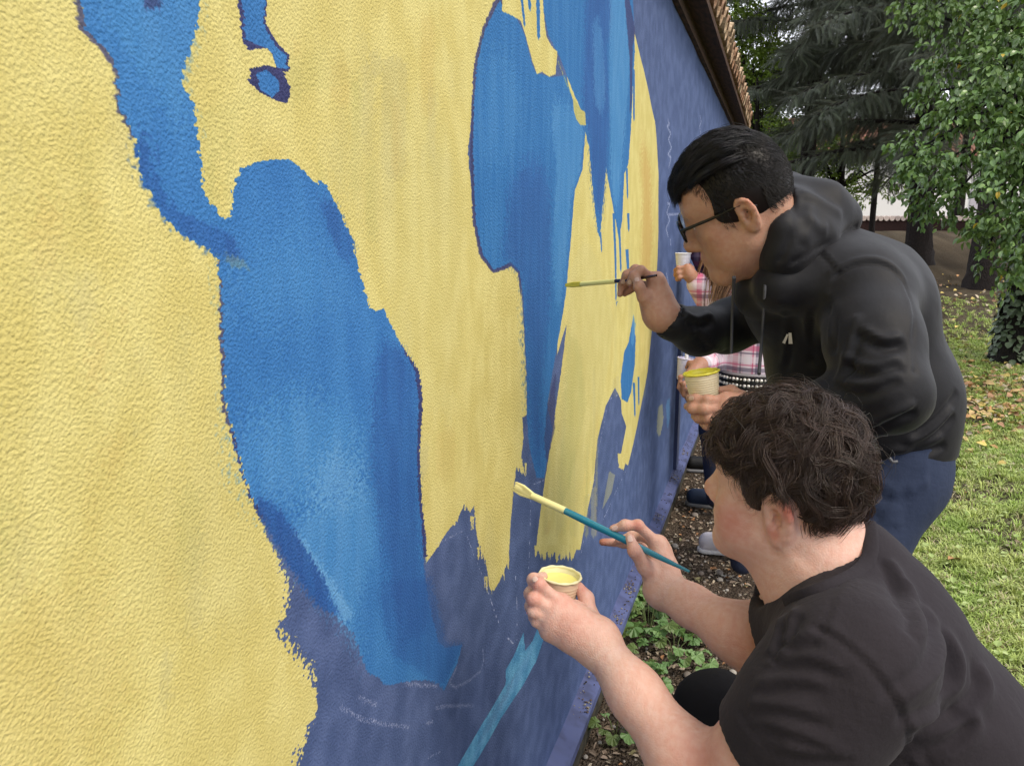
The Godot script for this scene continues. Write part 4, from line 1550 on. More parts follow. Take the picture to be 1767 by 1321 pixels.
func make_crouching() -> void:
	var foot := Vector3(at(1480, 1100, 1.15).x, 0, at(1480, 1100, 1.15).z)
	var o := thing("person", "person with dark curly hair and black t-shirt crouching, brush and cup in hands", "person", foot)
	var T := head_frame(1356.6, 834.9, 1.051, -107.7, -3.2, -11.5)
	var skin := Color(0.72, 0.48, 0.395)
	var red := Color(0.60, 0.25, 0.19)
	# head and neck
	var f := Field.new()
	head_field(f, T, 1.0)
	ear_field(f, T, 1.0, 1.12, 0.14)
	ear_field(f, T, -1.0, 1.1)
	var nb := at(1424, 1000, 1.045)
	f.cap(T * Vector3(0, -0.035, -0.034), nb, 0.056, 0.070, 0.035)
	f.cap(nb, at(1470, 1040, 1.04), 0.068, 0.07, 0.04)
	f.cap(T * Vector3(0, -0.075, 0.03), at(1395, 1010, 1.09), 0.040, 0.045, 0.05)
	var tints := [[T * Vector3(0.058, -0.04, 0.05), 0.035, Color(0.60, 0.27, 0.21)], [T * Vector3(0.094, 0.016, -0.036), 0.022, Color(0.60, 0.22, 0.17)], [T * Vector3(0.09, -0.03, -0.012), 0.014, red], [T * Vector3(0, -0.036, 0.118), 0.016, Color(0.62, 0.30, 0.22)], [T * Vector3(0, -0.072, 0.093), 0.014, Color(0.50, 0.20, 0.17)],
		[T * Vector3(0.072, -0.052, 0.022), 0.0035, Color(0.12, 0.06, 0.04)], [T * Vector3(0.06, -0.10, -0.004), 0.003, Color(0.15, 0.08, 0.05)], [T * Vector3(0.05, -0.12, -0.03), 0.003, Color(0.2, 0.1, 0.06)]]
	var bf := Buf.new()
	bf.add(net(f, 0.0036, [], 1, tints, skin))
	# near arm, holding the cup
	var fa := Field.new()
	var wl := at(1028, 1106, 1.12)
	fa.chain([at(1400, 1235, 0.92), at(1310, 1305, 0.955), at(1232, 1372, 0.985)], [0.056, 0.054, 0.048], 0.02)
	fa.chain([at(1232, 1372, 0.985), at(1180, 1310, 1.01), at(1096, 1196, 1.075), wl, at(990, 1062, 1.14)], [0.044, 0.043, 0.034, 0.0265, 0.024], 0.025)
	bf.add(net(fa, 0.007, [], 1, [[at(1215, 1325, 0.95), 0.05, Color(0.60, 0.32, 0.25)]], skin))
	var fh := Field.new()
	fh.cap(at(1090, 1188, 1.08), wl, 0.034, 0.0265, 0.02)
	hand_field(fh, wl, 0.028, [
		[[968, 1041, 1.125], [930, 1008, 1.115], [921, 1000, 1.135], [938, 994, 1.165]],
		[[960, 1056, 1.120], [921, 1033, 1.112], [916, 1024, 1.135], [934, 1018, 1.160]],
		[[954, 1072, 1.120], [921, 1054, 1.115], [917, 1046, 1.135], [934, 1040, 1.158]],
		[[950, 1088, 1.124], [926, 1071, 1.122], [922, 1064, 1.138], [936, 1060, 1.155]]],
		[[1016, 1062, 1.145], [1012, 1032, 1.158], [999, 1012, 1.165]], 0.0085, 0.0122)
	bf.add(net(fh, 0.0026, [], 1, [[at(968, 1041, 1.12), 0.015, red], [at(928, 1008, 1.11), 0.014, Color(0.62, 0.30, 0.24)], [at(920, 1034, 1.11), 0.014, Color(0.62, 0.30, 0.24)], [at(1005, 1015, 1.16), 0.012, Color(0.62, 0.32, 0.26)], [at(985, 1080, 1.11), 0.03, Color(0.60, 0.33, 0.26)]], skin))
	# far arm, holding the brush
	var fb := Field.new()
	var wr := at(1146, 1016, 1.275)
	fb.chain([at(1385, 1055, 1.20), at(1335, 1085, 1.18), at(1306, 1112, 1.165)], [0.052, 0.046, 0.044], 0.02)
	fb.chain([at(1306, 1112, 1.165), at(1262, 1086, 1.185), at(1192, 1044, 1.242), wr, at(1130, 985, 1.295)], [0.041, 0.037, 0.0295, 0.025, 0.023], 0.025)
	bf.add(net(fb, 0.007, [], 1, [[at(1300, 1110, 1.12), 0.05, Color(0.60, 0.33, 0.26)]], skin))
	var fk := Field.new()
	fk.cap(at(1190, 1043, 1.243), wr, 0.0295, 0.025, 0.02)
	hand_field(fk, wr, 0.0255, [
		[[1136, 938, 1.292], [1101, 906, 1.284], [1079, 906, 1.283], [1058, 912, 1.292]],
		[[1141, 951, 1.305], [1112, 924, 1.325], [1090, 926, 1.335], [1068, 932, 1.335]],
		[[1143, 965, 1.320], [1108, 944, 1.345], [1076, 936, 1.35], [1040, 935, 1.35]],
		[[1142, 980, 1.325], [1116, 966, 1.35], [1106, 958, 1.345], [1098, 962, 1.33]]],
		[[1114, 977, 1.264], [1095, 950, 1.250], [1087, 927, 1.258]], 0.0082, 0.0122)
	bf.add(net(fk, 0.0026, [], 1, [[at(1092, 950, 1.25), 0.012, red], [at(1101, 906, 1.27), 0.013, red], [at(1058, 912, 1.3), 0.012, red], [at(1040, 935, 1.35), 0.02, Color(0.45, 0.2, 0.14)]], skin))
	var inner := Field.new()
	inner.chain([at(1470, 1030, 1.04), at(1500, 1110, 1.04), at(1600, 1300, 1.07), at(1690, 1470, 1.09)], [0.06, 0.08, 0.10, 0.11], 0.05)
	inner.chain([at(1500, 1110, 1.04), at(1465, 1160, 0.93), at(1400, 1235, 0.92)], [0.06, 0.055, 0.05], 0.03)
	inner.chain([at(1480, 1090, 1.06), at(1400, 1060, 1.18), at(1370, 1065, 1.19)], [0.06, 0.05, 0.045], 0.03)
	bf.add(net(inner, 0.02, [], 1), skin)
	part("body", bf.mesh(), skin_mat(), o)
	for e in [[fk, 1087, 929, 1092, 946], [fk, 1061, 911, 1078, 906], [fh, 923, 999, 927, 1006]]:
		fingernail(o, e[0], e[1], e[2], e[3], e[4], Color(0.74, 0.52, 0.45))
	eyes_of(T, o, Color(0.12, 0.06, 0.03))
	brow_hair(T, o, Color(0.03, 0.02, 0.015))
	curly_hair(T, o)
	# t-shirt
	var g := Field.new()
	g.chain([at(1452, 990, 1.05), at(1492, 1095, 1.04), at(1590, 1290, 1.06), at(1690, 1500, 1.08)], [0.080, 0.108, 0.140, 0.165], 0.05)
	g.cap(at(1470, 1140, 0.925), at(1400, 1060, 1.17), 0.078, 0.062, 0.06)
	g.cap(at(1400, 1090, 1.13), at(1520, 1300, 1.15), 0.09, 0.12, 0.06)
	g.chain([at(1470, 1150, 0.915), at(1400, 1230, 0.925), at(1315, 1306, 0.955)], [0.080, 0.076, 0.074], 0.045)
	g.cap(at(1392, 1058, 1.185), at(1352, 1090, 1.185), 0.066, 0.062, 0.03)
	# openings: neck, sleeves
	g.cap(T * Vector3(0, -0.035, -0.034), at(1413, 950, 1.045), 0.062, 0.068, 0.010, true)
	g.cap(at(1375, 955, 1.06), at(1350, 985, 1.10), 0.055, 0.055, 0.02, true)
	var ax1 := (at(1232, 1372, 0.985) - at(1400, 1235, 0.92)).normalized()
	var hem := at(1322, 1297, 0.953)
	g.cyl(hem, hem + ax1 * 0.3, 0.12, 0.004)
	g.cap(hem - ax1 * 0.03, hem + ax1 * 0.1, 0.058, 0.066, 0.006, true)
	var ax2 := (at(1306, 1112, 1.165) - at(1385, 1055, 1.20)).normalized()
	var hem2 := at(1350, 1082, 1.185)
	g.cyl(hem2, hem2 + ax2 * 0.14, 0.085, 0.004)
	var st: Array = []
	# seams
	for e in [[[1452, 1000], [1436, 1047], [1420, 1084]], [[1410, 1082], [1450, 1104], [1499, 1147], [1540, 1200], [1560, 1240], [1569, 1282], [1570, 1320]]]:
		stroke(g, e, 0.0042, -0.0035, st, false)
		var e2: Array = []
		for q in e:
			e2.append([q[0] + 7, q[1] - 6])
		stroke(g, e2, 0.006, 0.0018, st, false)
	# folds of the back, drawn down from the shoulder blade
	for e in [[[1590, 1040], [1622, 1090], [1620, 1145], [1580, 1182], [1535, 1206]], [[1625, 1080], [1657, 1140], [1650, 1195], [1608, 1232], [1560, 1250]], [[1690, 1140], [1706, 1182], [1692, 1214], [1642, 1250], [1580, 1275]], [[1560, 1000], [1586, 1050], [1580, 1100]], [[1650, 1230], [1690, 1245], [1660, 1290], [1600, 1310]], [[1530, 960], [1560, 1010], [1572, 1060]]]:
		stroke(g, e, 0.010, 0.0075, st)
		var e2: Array = []
		for q in e:
			e2.append([q[0] - 15, q[1] - 5])
		stroke(g, e2, 0.009, -0.0068, st)
	# sleeve folds
	for e in [[[1322, 1150], [1372, 1105], [1412, 1092]], [[1300, 1185], [1360, 1170], [1425, 1180]], [[1290, 1215], [1350, 1215], [1430, 1240]], [[1300, 1240], [1370, 1260], [1450, 1290]], [[1340, 1140], [1400, 1130], [1460, 1160]], [[1345, 1285], [1400, 1300], [1470, 1300]], [[1350, 1060], [1340, 1100], [1325, 1130]], [[1375, 1045], [1362, 1085], [1350, 1110]]]:
		stroke(g, e, 0.008, 0.005, st)
		var e2: Array = []
		for q in e:
			e2.append([q[0] + 4, q[1] + 13])
		stroke(g, e2, 0.008, -0.005, st)
	# hem stitching
	stroke(g, [[1278, 1228], [1300, 1262], [1350, 1312]], 0.003, -0.002, st, false)
	var shirt := Buf.new()
	var wob := noise(9.0, FastNoiseLite.TYPE_SIMPLEX, 3, 77)
	shirt.add(net(g, 0.0052, st, 1, [], Color.WHITE, null, null, wob, 0.0022))
	var tm := cloth(Color8(45, 40, 45), 0.9, 0.22, 0.006)
	var tee := part("t_shirt", shirt.mesh(false), tm, o)
	var cb := Buf.new()
	var cp := PackedVector3Array()
	var cr_ := PackedFloat32Array()
	for e in [[1499, 902], [1503, 918], [1504, 936], [1503, 950], [1499, 968], [1486, 985], [1464, 999], [1436, 1011], [1408, 1022], [1380, 1032], [1356, 1040]]:
		var q := trace(g, e[0], e[1])
		if q != Vector3.INF:
			cp.append(q)
			cr_.append(0.0095)
	var cq := PackedVector3Array()
	for k in (cp.size() - 1) * 4 + 1:
		var fl := k / 4
		var fr := (k % 4) / 4.0
		cq.append(cp[fl].lerp(cp[mini(fl + 1, cp.size() - 1)], fr))
	for pass_ in 6:
		for k in range(1, cq.size() - 1):
			cq[k] = cq[k].lerp((cq[k - 1] + cq[k + 1]) * 0.5, 0.6)
	cr_.resize(cq.size())
	cr_.fill(0.0095)
	cb.tube(cq, cr_, 10, Color.WHITE, true, false, 0.34, (eye - cq[cq.size() / 2]).normalized())
	part("collar", cb.mesh(false), tm, tee)
	# trousers, socks out of sight, and shoes on the ground
	var p := Field.new()
	var hip := at(1690, 1480, 1.10)
	var knee := at(1236, 1232, 1.42)
	var ankle := Vector3(knee.x + 0.06, 0.10, knee.z + 0.05)
	p.chain([hip + Vector3(0, 0, -0.08), at(1440, 1340, 1.30), knee, ankle], [0.11, 0.085, 0.072, 0.045], 0.03)
	var knee2 := Vector3(hip.x - 0.12, 0.08, hip.z + 0.02)
	p.chain([hip + Vector3(0, 0, 0.08), knee2, knee2 + Vector3(0.36, 0.0, 0.06)], [0.105, 0.07, 0.05], 0.03)
	p.cap(hip + Vector3(0, 0, -0.08), hip + Vector3(0, 0, 0.08), 0.12, 0.12, 0.05)
	part("trousers", _mesh_of(net(p, 0.010, [], 1, [], Color.WHITE, null, null, wob, 0.003)), cloth(Color8(24, 24, 30), 0.95, 0.0, 0.004), o)
	for e in [[ankle, Vector3(-0.17, 0, -0.02)], [knee2 + Vector3(0.38, -0.02, 0.06), Vector3(0.06, -0.02, 0)]]:
		_shoe(o, e[0], e[1], Color(0.03, 0.03, 0.035))
	# what the hands hold
	var up := (cu * 0.9 + Vector3.UP * 0.35 - cr * 0.05).normalized()
	cup("paint_cup", "cream ribbed cup of pale yellow paint in hand of crouching person", at(967, 992, 1.168), (Vector3.UP + cr * 0.09).normalized(), 0.0302, 0.0215, 0.068, Color(0.72, 0.55, 0.38), Color(0.80, 0.74, 0.44), Color(0.82, 0.76, 0.24), "paint cups in the hands along the wall")
	brush("long teal handled brush with cream paint tip in hand of crouching person", [at(887, 838, 1.386), at(918, 855, 1.368), at(975, 881, 1.335), at(1010, 898, 1.315), at(1080, 932, 1.276), at(1130, 957, 1.248), at(1190, 986, 1.214)], [0.0085, 0.0060, 0.0056, 0.0062, 0.0058, 0.0050, 0.0022], [Color8(236, 226, 160), Color8(232, 224, 158), Color8(34, 124, 146)], cu)


func _mesh_of(d: Dictionary) -> ArrayMesh:
	var bf := Buf.new()
	bf.add(d)
	return bf.mesh(d.c.size() > 0)


func _shoe(o: Node3D, ank: Vector3, toe: Vector3, col: Color, sole := Color(0.5, 0.5, 0.5)) -> void:
	var f := Field.new()
	var g := Vector3(ank.x, 0.045, ank.z)
	f.cap(g - toe * 0.3 + Vector3(0, 0.012, 0), g + toe * 0.95 + Vector3(0, 0.006, 0), 0.046, 0.043, 0.03)
	f.cap(g - toe * 0.25, ank + Vector3(0, -0.01, 0), 0.042, 0.045, 0.03)
	var u := Basis(toe.normalized(), Vector3.UP, toe.normalized().cross(Vector3.UP))
	f.cyl(g + Vector3(0, -0.038, 0), g + Vector3(0, -0.3, 0), 0.4, 0.004)
	part("shoe", _mesh_of(net(f, 0.008)), std(col, 0.6), o)
	var s := Field.new()
	s.cap(g - toe * 0.32 + Vector3(0, -0.03, 0), g + toe * 1.0 + Vector3(0, -0.03, 0), 0.046, 0.039, 0.03)
	s.cyl(g + Vector3(0, -0.022, 0), g + Vector3(0, 0.3, 0), 0.4, 0.003)
	s.cyl(g + Vector3(0, -0.044, 0), g + Vector3(0, -0.3, 0), 0.4, 0.003)
	part("sole", _mesh_of(net(s, 0.008)), std(sole, 0.7), o)


func make_standing() -> void:
	var ft := at(1480, 900, 1.55)
	var o := thing("person", "person in black hooded jacket and glasses leaning to paint the wall", "person", Vector3(ft.x, 0, ft.z))
	var T := head_frame(1272.4, 352.2, 1.368, -93.2, 25.3, -15.7)
	var skin := Color(0.50, 0.305, 0.212)
	var f := Field.new()
	head_field(f, T, 0.62)
	ear_field(f, T, 1.0, 0.92, 0.30)
	ear_field(f, T, -1.0, 1.05)
	f.cap(T * Vector3(0, -0.035, -0.030), at(1368, 440, 1.43), 0.053, 0.055, 0.035)
	f.cap(T * Vector3(0, -0.08, 0.02), at(1348, 448, 1.425), 0.040, 0.044, 0.05)
	var rd := Color(0.42, 0.20, 0.14)
	var bf := Buf.new()
	bf.add(net(f, 0.0042, [], 1, [[T * Vector3(0.092, 0.016, -0.034), 0.02, Color(0.56, 0.29, 0.21)], [T * Vector3(0, -0.072, 0.093), 0.014, Color(0.40, 0.19, 0.15)], [T * Vector3(0.055, -0.03, 0.05), 0.03, Color(0.48, 0.27, 0.18)], [T * Vector3(0.05, -0.1, 0.03), 0.03, Color(0.42, 0.245, 0.17)]], skin))
	var fk := Field.new()
	var wr := at(1141, 541, 1.535)
	fk.chain([at(1172, 557, 1.562), at(1164, 554, 1.556), wr, at(1128, 520, 1.53)], [0.022, 0.025, 0.028, 0.028], 0.02)
	hand_field(fk, wr, 0.026, [
		[[1134, 481, 1.55], [1097, 464, 1.545], [1082, 474, 1.55], [1074, 487, 1.56]],
		[[1134, 486, 1.525], [1106, 466, 1.515], [1094, 475, 1.515], [1086, 487, 1.525]],
		[[1128, 498, 1.560], [1086, 482, 1.575], [1074, 492, 1.58], [1070, 508, 1.58]],
		[[1126, 510, 1.570], [1100, 494, 1.585], [1086, 500, 1.59], [1078, 508, 1.59]]],
		[[1112, 512, 1.512], [1103, 494, 1.502], [1099, 482, 1.508]], 0.0082, 0.0122)
	bf.add(net(fk, 0.0035, [], 1, [[at(1075, 488, 1.55), 0.01, Color(0.42, 0.25, 0.18)], [at(1087, 488, 1.52), 0.01, Color(0.42, 0.25, 0.18)], [at(1099, 481, 1.5), 0.009, Color(0.5, 0.33, 0.26)], [at(1118, 470, 1.53), 0.03, Color(0.44, 0.24, 0.165)]], skin))
	var fh := Field.new()
	var wl := at(1300, 712, 1.40)
	fh.chain([at(1380, 722, 1.34), wl], [0.036, 0.029], 0.02)
	hand_field(fh, wl, 0.03, [
		[[1254, 690, 1.405], [1222, 690, 1.400], [1200, 689, 1.415], [1190, 686, 1.44]],
		[[1252, 704, 1.402], [1216, 706, 1.397], [1196, 705, 1.412], [1186, 701, 1.437]],
		[[1254, 718, 1.405], [1222, 721, 1.402], [1206, 721, 1.418], [1198, 718, 1.44]],
		[[1260, 730, 1.41], [1234, 734, 1.41], [1220, 734, 1.42], [1212, 731, 1.44]]],
		[[1282, 688, 1.425], [1262, 674, 1.445], [1244, 673, 1.45]], 0.0085, 0.0122)
	bf.add(net(fh, 0.00265, [], 1, [[at(1254, 700, 1.40), 0.03, Color(0.50, 0.28, 0.21)], [at(1195, 690, 1.42), 0.02, Color(0.46, 0.25, 0.18)]], Color(0.54, 0.33, 0.24)))
	var inner := Field.new()
	inner.chain([at(1368, 440, 1.43), at(1420, 490, 1.46), at(1530, 680, 1.50), at(1556, 800, 1.50)], [0.05, 0.08, 0.09, 0.08], 0.05)
	inner.chain([at(1420, 490, 1.46), at(1494, 520, 1.35), at(1520, 650, 1.25), at(1450, 706, 1.29), at(1380, 722, 1.34)], [0.05, 0.045, 0.035, 0.035, 0.033], 0.03)
	inner.chain([at(1400, 500, 1.5), at(1345, 530, 1.63), at(1252, 563, 1.645), at(1200, 570, 1.59), at(1170, 557, 1.553)], [0.05, 0.036, 0.024, 0.018, 0.018], 0.03)
	bf.add(net(inner, 0.016, [], 1), skin)
	part("body", bf.mesh(), skin_mat(), o)
	for e in [[fk, 1099, 482, 1103, 494], [fk, 1076, 486, 1083, 475], [fk, 1087, 487, 1094, 476], [fh, 1193, 687, 1204, 689]]:
		fingernail(o, e[0], e[1], e[2], e[3], e[4], Color(0.56, 0.38, 0.30))
	eyes_of(T, o, Color(0.05, 0.025, 0.015))
	brow_hair(T, o, Color(0.012, 0.01, 0.01))
	short_hair(T, o)
	# glasses
	var gl := Node3D.new()
	gl.name = "glasses"
	o.add_child(gl)
	var gb := Buf.new()
	for q in [-1.0, 1.0]:
		var ring := PackedVector3Array()
		var rr := PackedFloat32Array()
		for k in 28:
			var an := TAU * k / 28
			var ex := 0.0265 * signf(cos(an)) * pow(absf(cos(an)), 0.7)
			var ey := 0.0185 * signf(sin(an)) * pow(absf(sin(an)), 0.7)
			ring.append(T * Vector3(q * 0.0345 + ex, 0.004 + ey, 0.110 - absf(q * 0.0345 + ex) * 0.12))
			rr.append(0.0026)
		gb.tube(ring, rr, 6, Color.WHITE, false, true)
		gb.tube(PackedVector3Array([T * Vector3(q * 0.061, 0.012, 0.103), T * Vector3(q * 0.071, 0.013, 0.094), T * Vector3(q * 0.078, 0.012, 0.03), T * Vector3(q * 0.082, 0.014, -0.012), T * Vector3(q * 0.082, 0.0, -0.036)]), PackedFloat32Array([0.0026, 0.003, 0.0026, 0.0022, 0.002]), 6)
	gb.tube(PackedVector3Array([T * Vector3(-0.009, 0.009, 0.109), T * Vector3(0, 0.012, 0.112), T * Vector3(0.009, 0.009, 0.109)]), PackedFloat32Array([0.0016, 0.0016, 0.0016]), 6)
	part("frame", gb.mesh(false), std(Color(0.02, 0.02, 0.025), 0.3), gl)
	for q in [-1.0, 1.0]:
		var lb := Buf.new()
		var c := T * Vector3(q * 0.0345, 0.004, 0.106)
		for k in 28:
			var e: Array[Vector3] = []
			for a in [TAU * k / 28, TAU * (k + 1) / 28]:
				var ex := 0.0258 * signf(cos(a)) * pow(absf(cos(a)), 0.7)
				var ey := 0.0178 * signf(sin(a)) * pow(absf(sin(a)), 0.7)
				e.append(T * Vector3(q * 0.0345 + ex, 0.004 + ey, 0.110 - absf(q * 0.0345 + ex) * 0.12))
			lb.tri(c, e[0], e[1])
		var gm := std(Color(1, 1, 1, 0.08), 0.03)
		gm.transparency = BaseMaterial3D.TRANSPARENCY_ALPHA
		part("lens", lb.mesh(false), gm, gl)
	# jacket
	var g := Field.new()
	g.chain([at(1405, 470, 1.46), at(1488, 524, 1.46), at(1532, 690, 1.50), at(1556, 800, 1.50)], [0.098, 0.110, 0.116, 0.094], 0.06)
	g.chain([at(1395, 540, 1.52), at(1436, 640, 1.54), at(1480, 800, 1.54)], [0.098, 0.105, 0.11], 0.06)
	g.cap(at(1480, 500, 1.36), at(1340, 520, 1.62), 0.074, 0.062, 0.06)
	g.chain([at(1494, 512, 1.345), at(1508, 590, 1.28), at(1534, 676, 1.235)], [0.076, 0.070, 0.060], 0.035)
	g.cap(at(1534, 676, 1.235), at(1573, 690, 1.235), 0.052, 0.016, 0.03)
	g.chain([at(1534, 678, 1.235), at(1450, 706, 1.29), at(1330, 716, 1.375)], [0.056, 0.050, 0.040], 0.03)
	g.chain([at(1345, 525, 1.64), at(1256, 563, 1.655), at(1206, 572, 1.60), at(1163, 556, 1.548)], [0.058, 0.050, 0.044, 0.037], 0.03)
	g.cap(at(1165, 557, 1.55), at(1155, 552, 1.542), 0.036, 0.036, 0.006)
	g.cyl(at(1557, 796, 1.50), at(1557, 796, 1.50) - cu * 0.4 + cr * 0.05, 0.6, 0.006)
	g.cap(at(1312, 508, 1.45), at(1350, 520, 1.5), 0.046, 0.07, 0.04)
	g.cap(at(1345, 492, 1.37), at(1410, 476, 1.38), 0.046, 0.06, 0.04)
	g.cap(at(1330, 486, 1.44), at(1380, 490, 1.46), 0.040, 0.07, 0.04)
	g.cap(T * Vector3(0, -0.02, -0.02), at(1342, 408, 1.41), 0.060, 0.062, 0.012, true)
	g.cap(at(1158, 553, 1.545), at(1130, 540, 1.53), 0.0295, 0.034, 0.004, true)
	var st: Array = []
	for e in [[[1440, 478], [1470, 458], [1512, 452], [1548, 468], [1568, 500], [1576, 560], [1580, 640]], [[1396, 420], [1424, 444], [1446, 470]]]:
		stroke(g, e, 0.0045, -0.0045, st, false)
		var e2: Array = []
		for q in e:
			e2.append([q[0] - 3, q[1] - 8])
		stroke(g, e2, 0.006, 0.003, st, false)
	for e in [[[1478, 560], [1520, 590], [1560, 580]], [[1450, 610], [1500, 640], [1556, 615]], [[1440, 650], [1490, 672], [1552, 640]], [[1500, 730], [1540, 712], [1580, 694]], [[1440, 690], [1480, 715], [1520, 735]], [[1480, 540], [1470, 600], [1448, 650]], [[1585, 665], [1620, 640], [1648, 612]], [[1570, 740], [1612, 712], [1650, 660]], [[1560, 765], [1610, 742], [1645, 700]], [[1530, 780], [1580, 772], [1630, 750]], [[1400, 520], [1390, 570], [1400, 620]], [[1345, 510], [1360, 560], [1350, 630]], [[1200, 560], [1220, 590], [1250, 605]], [[1180, 540], [1200, 552], [1230, 540]], [[1420, 500], [1440, 540], [1436, 600]]]:
		stroke(g, e, 0.0078, 0.0068, st)
		var e2: Array = []
		for q in e:
			e2.append([q[0] + 3, q[1] + 14])
		stroke(g, e2, 0.0085, -0.0072, st)
	stroke(g, [[1512, 796], [1560, 794], [1610, 780], [1632, 772]], 0.004, -0.003, st, false)
	var wob := noise(7.0, FastNoiseLite.TYPE_SIMPLEX, 3, 78)
	var jm := cloth(Color8(24, 23, 27), 0.6, 0.45, 0.002)
	part("jacket", _mesh_of(net(g, 0.0056, st, 1, [], Color.WHITE, null, null, wob, 0.0018)), jm, o)
	# hood
	var h := Field.new()
	h.chain([at(1378, 352, 1.42), at(1418, 362, 1.41), at(1452, 376, 1.42)], [0.048, 0.046, 0.030], 0.03)
	h.chain([at(1358, 316, 1.44), at(1356, 350, 1.36), at(1350, 395, 1.325), at(1343, 436, 1.34), at(1326, 462, 1.385)], [0.014, 0.019, 0.020, 0.020, 0.015], 0.03)
	h.chain([at(1450, 380, 1.42), at(1400, 410, 1.37), at(1358, 442, 1.35), at(1334, 464, 1.385)], [0.028, 0.042, 0.032, 0.020], 0.03)
	h.cap(at(1380, 370, 1.37), at(1365, 420, 1.35), 0.036, 0.034, 0.03)
	h.chain([at(1365, 320, 1.46), at(1372, 350, 1.52), at(1370, 400, 1.56), at(1330, 450, 1.52)], [0.02, 0.022, 0.024, 0.02], 0.03)
	h.cap(T * Vector3(0, -0.02, -0.02), at(1346, 416, 1.41), 0.058, 0.058, 0.010, true)
	h.ell(T * SK_C, T.basis.orthonormalized(), (SK_R + Vector3.ONE * 0.006) * 0.93, 0.008, true)
	var sh: Array = []
	for e in [[[1362, 322], [1372, 360], [1366, 410], [1345, 450]], [[1480, 390], [1430, 416], [1370, 452]]]:
		stroke(h, e, 0.005, -0.005, sh, false)
	for e in [[[1380, 330], [1420, 350], [1455, 372]], [[1380, 370], [1410, 392], [1430, 396]], [[1395, 350], [1400, 385], [1385, 420]]]:
		stroke(h, e, 0.012, 0.005, sh)
	part("hood", _mesh_of(net(h, 0.0055, sh, 1, [], Color.WHITE, null, null, wob, 0.0012)), jm, o)
	# drawstrings hanging from the hood, zip pull, chest emblem
	var cord := std(Color8(64, 64, 68), 0.7)
	for e in [[[1322, 446], [1320, 500], [1316, 570], [1310, 645]], [[1267, 478], [1264, 540], [1262, 610]]]:
		var db := Buf.new()
		var pp := PackedVector3Array()
		for q in e:
			var w := trace(g, q[0], q[1])
			pp.append(at(q[0], q[1], 1.36) if w == Vector3.INF else w.lerp(eye, 0.012) if e[0][0] > 1300 else at(q[0], q[1], 1.45))
		db.tube(pp, PackedFloat32Array([0.0032, 0.0026, 0.0026, 0.003].slice(0, pp.size())), 8)
		part("drawstring", db.mesh(false), cord, o)
	var lg := Buf.new()
	for e in [[[1358, 576], [1361, 577], [1355, 593], [1350, 591]], [[1361, 574], [1366, 574], [1368, 593], [1361, 593]]]:
		var q: Array[Vector3] = []
		for w in e:
			var hit := trace(g, w[0], w[1])
			q.append(hit.lerp(eye, 0.0022) if hit != Vector3.INF else at(w[0], w[1], 1.35))
		lg.quad(q[3], q[2], q[1], q[0])
	part("chest_emblem", lg.mesh(false), std(Color8(226, 222, 216), 0.6), o)
	var zb := Buf.new()
	for e in [[[1288, 484], [1289, 496]], [[1284, 500], [1285, 506]]]:
		zb.tube(PackedVector3Array([at(e[0][0], e[0][1], 1.44), at(e[1][0], e[1][1], 1.44)]), PackedFloat32Array([0.0016, 0.0016]), 6)
	part("zip_pull", zb.mesh(false), std(Color(0.4, 0.4, 0.42), 0.4, 0.6), o)
	var cb := Buf.new()
	cb.tube(PackedVector3Array([at(1535, 790, 1.375), at(1541, 797, 1.372), at(1549, 796, 1.372)]), PackedFloat32Array([0.003, 0.003, 0.003]), 6)
	part("hem_toggle", cb.mesh(false), std(Color(0.35, 0.35, 0.37), 0.5), o)
	# jeans
	var p := Field.new()
	var jb := Vector3(0, 0, 0)
	p.chain([at(1540, 770, 1.50), at(1535, 815, 1.50), at(1470, 970, 1.47)], [0.098, 0.098, 0.080], 0.04)
	var kn := at(1470, 970, 1.47)
	p.chain([kn, Vector3(kn.x + 0.06, 0.12, kn.z + 0.02)], [0.080, 0.055], 0.03)
	p.chain([at(1500, 800, 1.60), at(1376, 985, 1.72), at(1368, 1060, 1.74)], [0.10, 0.066, 0.062], 0.04)
	var k2 := at(1368, 1060, 1.74)
	p.chain([k2, Vector3(k2.x - 0.01, 0.12, k2.z - 0.02)], [0.062, 0.052], 0.03)
	var sj: Array = []
	for e in [[[1556, 815], [1552, 850], [1530, 890]], [[1600, 800], [1596, 830]]]:
		stroke(p, e, 0.004, 0.003, sj, false)
	for e in [[[1510, 830], [1540, 845], [1552, 850]], [[1560, 850], [1590, 835], [1605, 830]], [[1505, 870], [1530, 880], [1560, 880]], [[1520, 895], [1545, 900], [1556, 896]]]:
		stroke(p, e, 0.010, 0.006, sj)
	part("jeans", _mesh_of(net(p, 0.009, sj, 1, [], Color.WHITE, null, null, wob, 0.004)), cloth(Color8(50, 60, 84), 0.9, 0.1, 0.006), o)
	_shoe(o, Vector3(kn.x + 0.06, 0.1, kn.z + 0.02), Vector3(-0.17, 0, -0.03), Color(0.05, 0.05, 0.06))
	_shoe(o, Vector3(k2.x - 0.01, 0.1, k2.z - 0.02), Vector3(-0.17, 0, -0.03), Color(0.05, 0.05, 0.06))
	var c2 := cup("paint_cup", "ribbed cup with bright yellow rim held by person in black jacket", at(1210, 642, 1.45), (Vector3.UP - cr * 0.17 + cf * 0.04).normalized(), 0.0315, 0.0235, 0.058, Color(0.78, 0.68, 0.46), Color(0.82, 0.74, 0.08), Color(0.80, 0.70, 0.08), "paint cups in the hands along the wall")
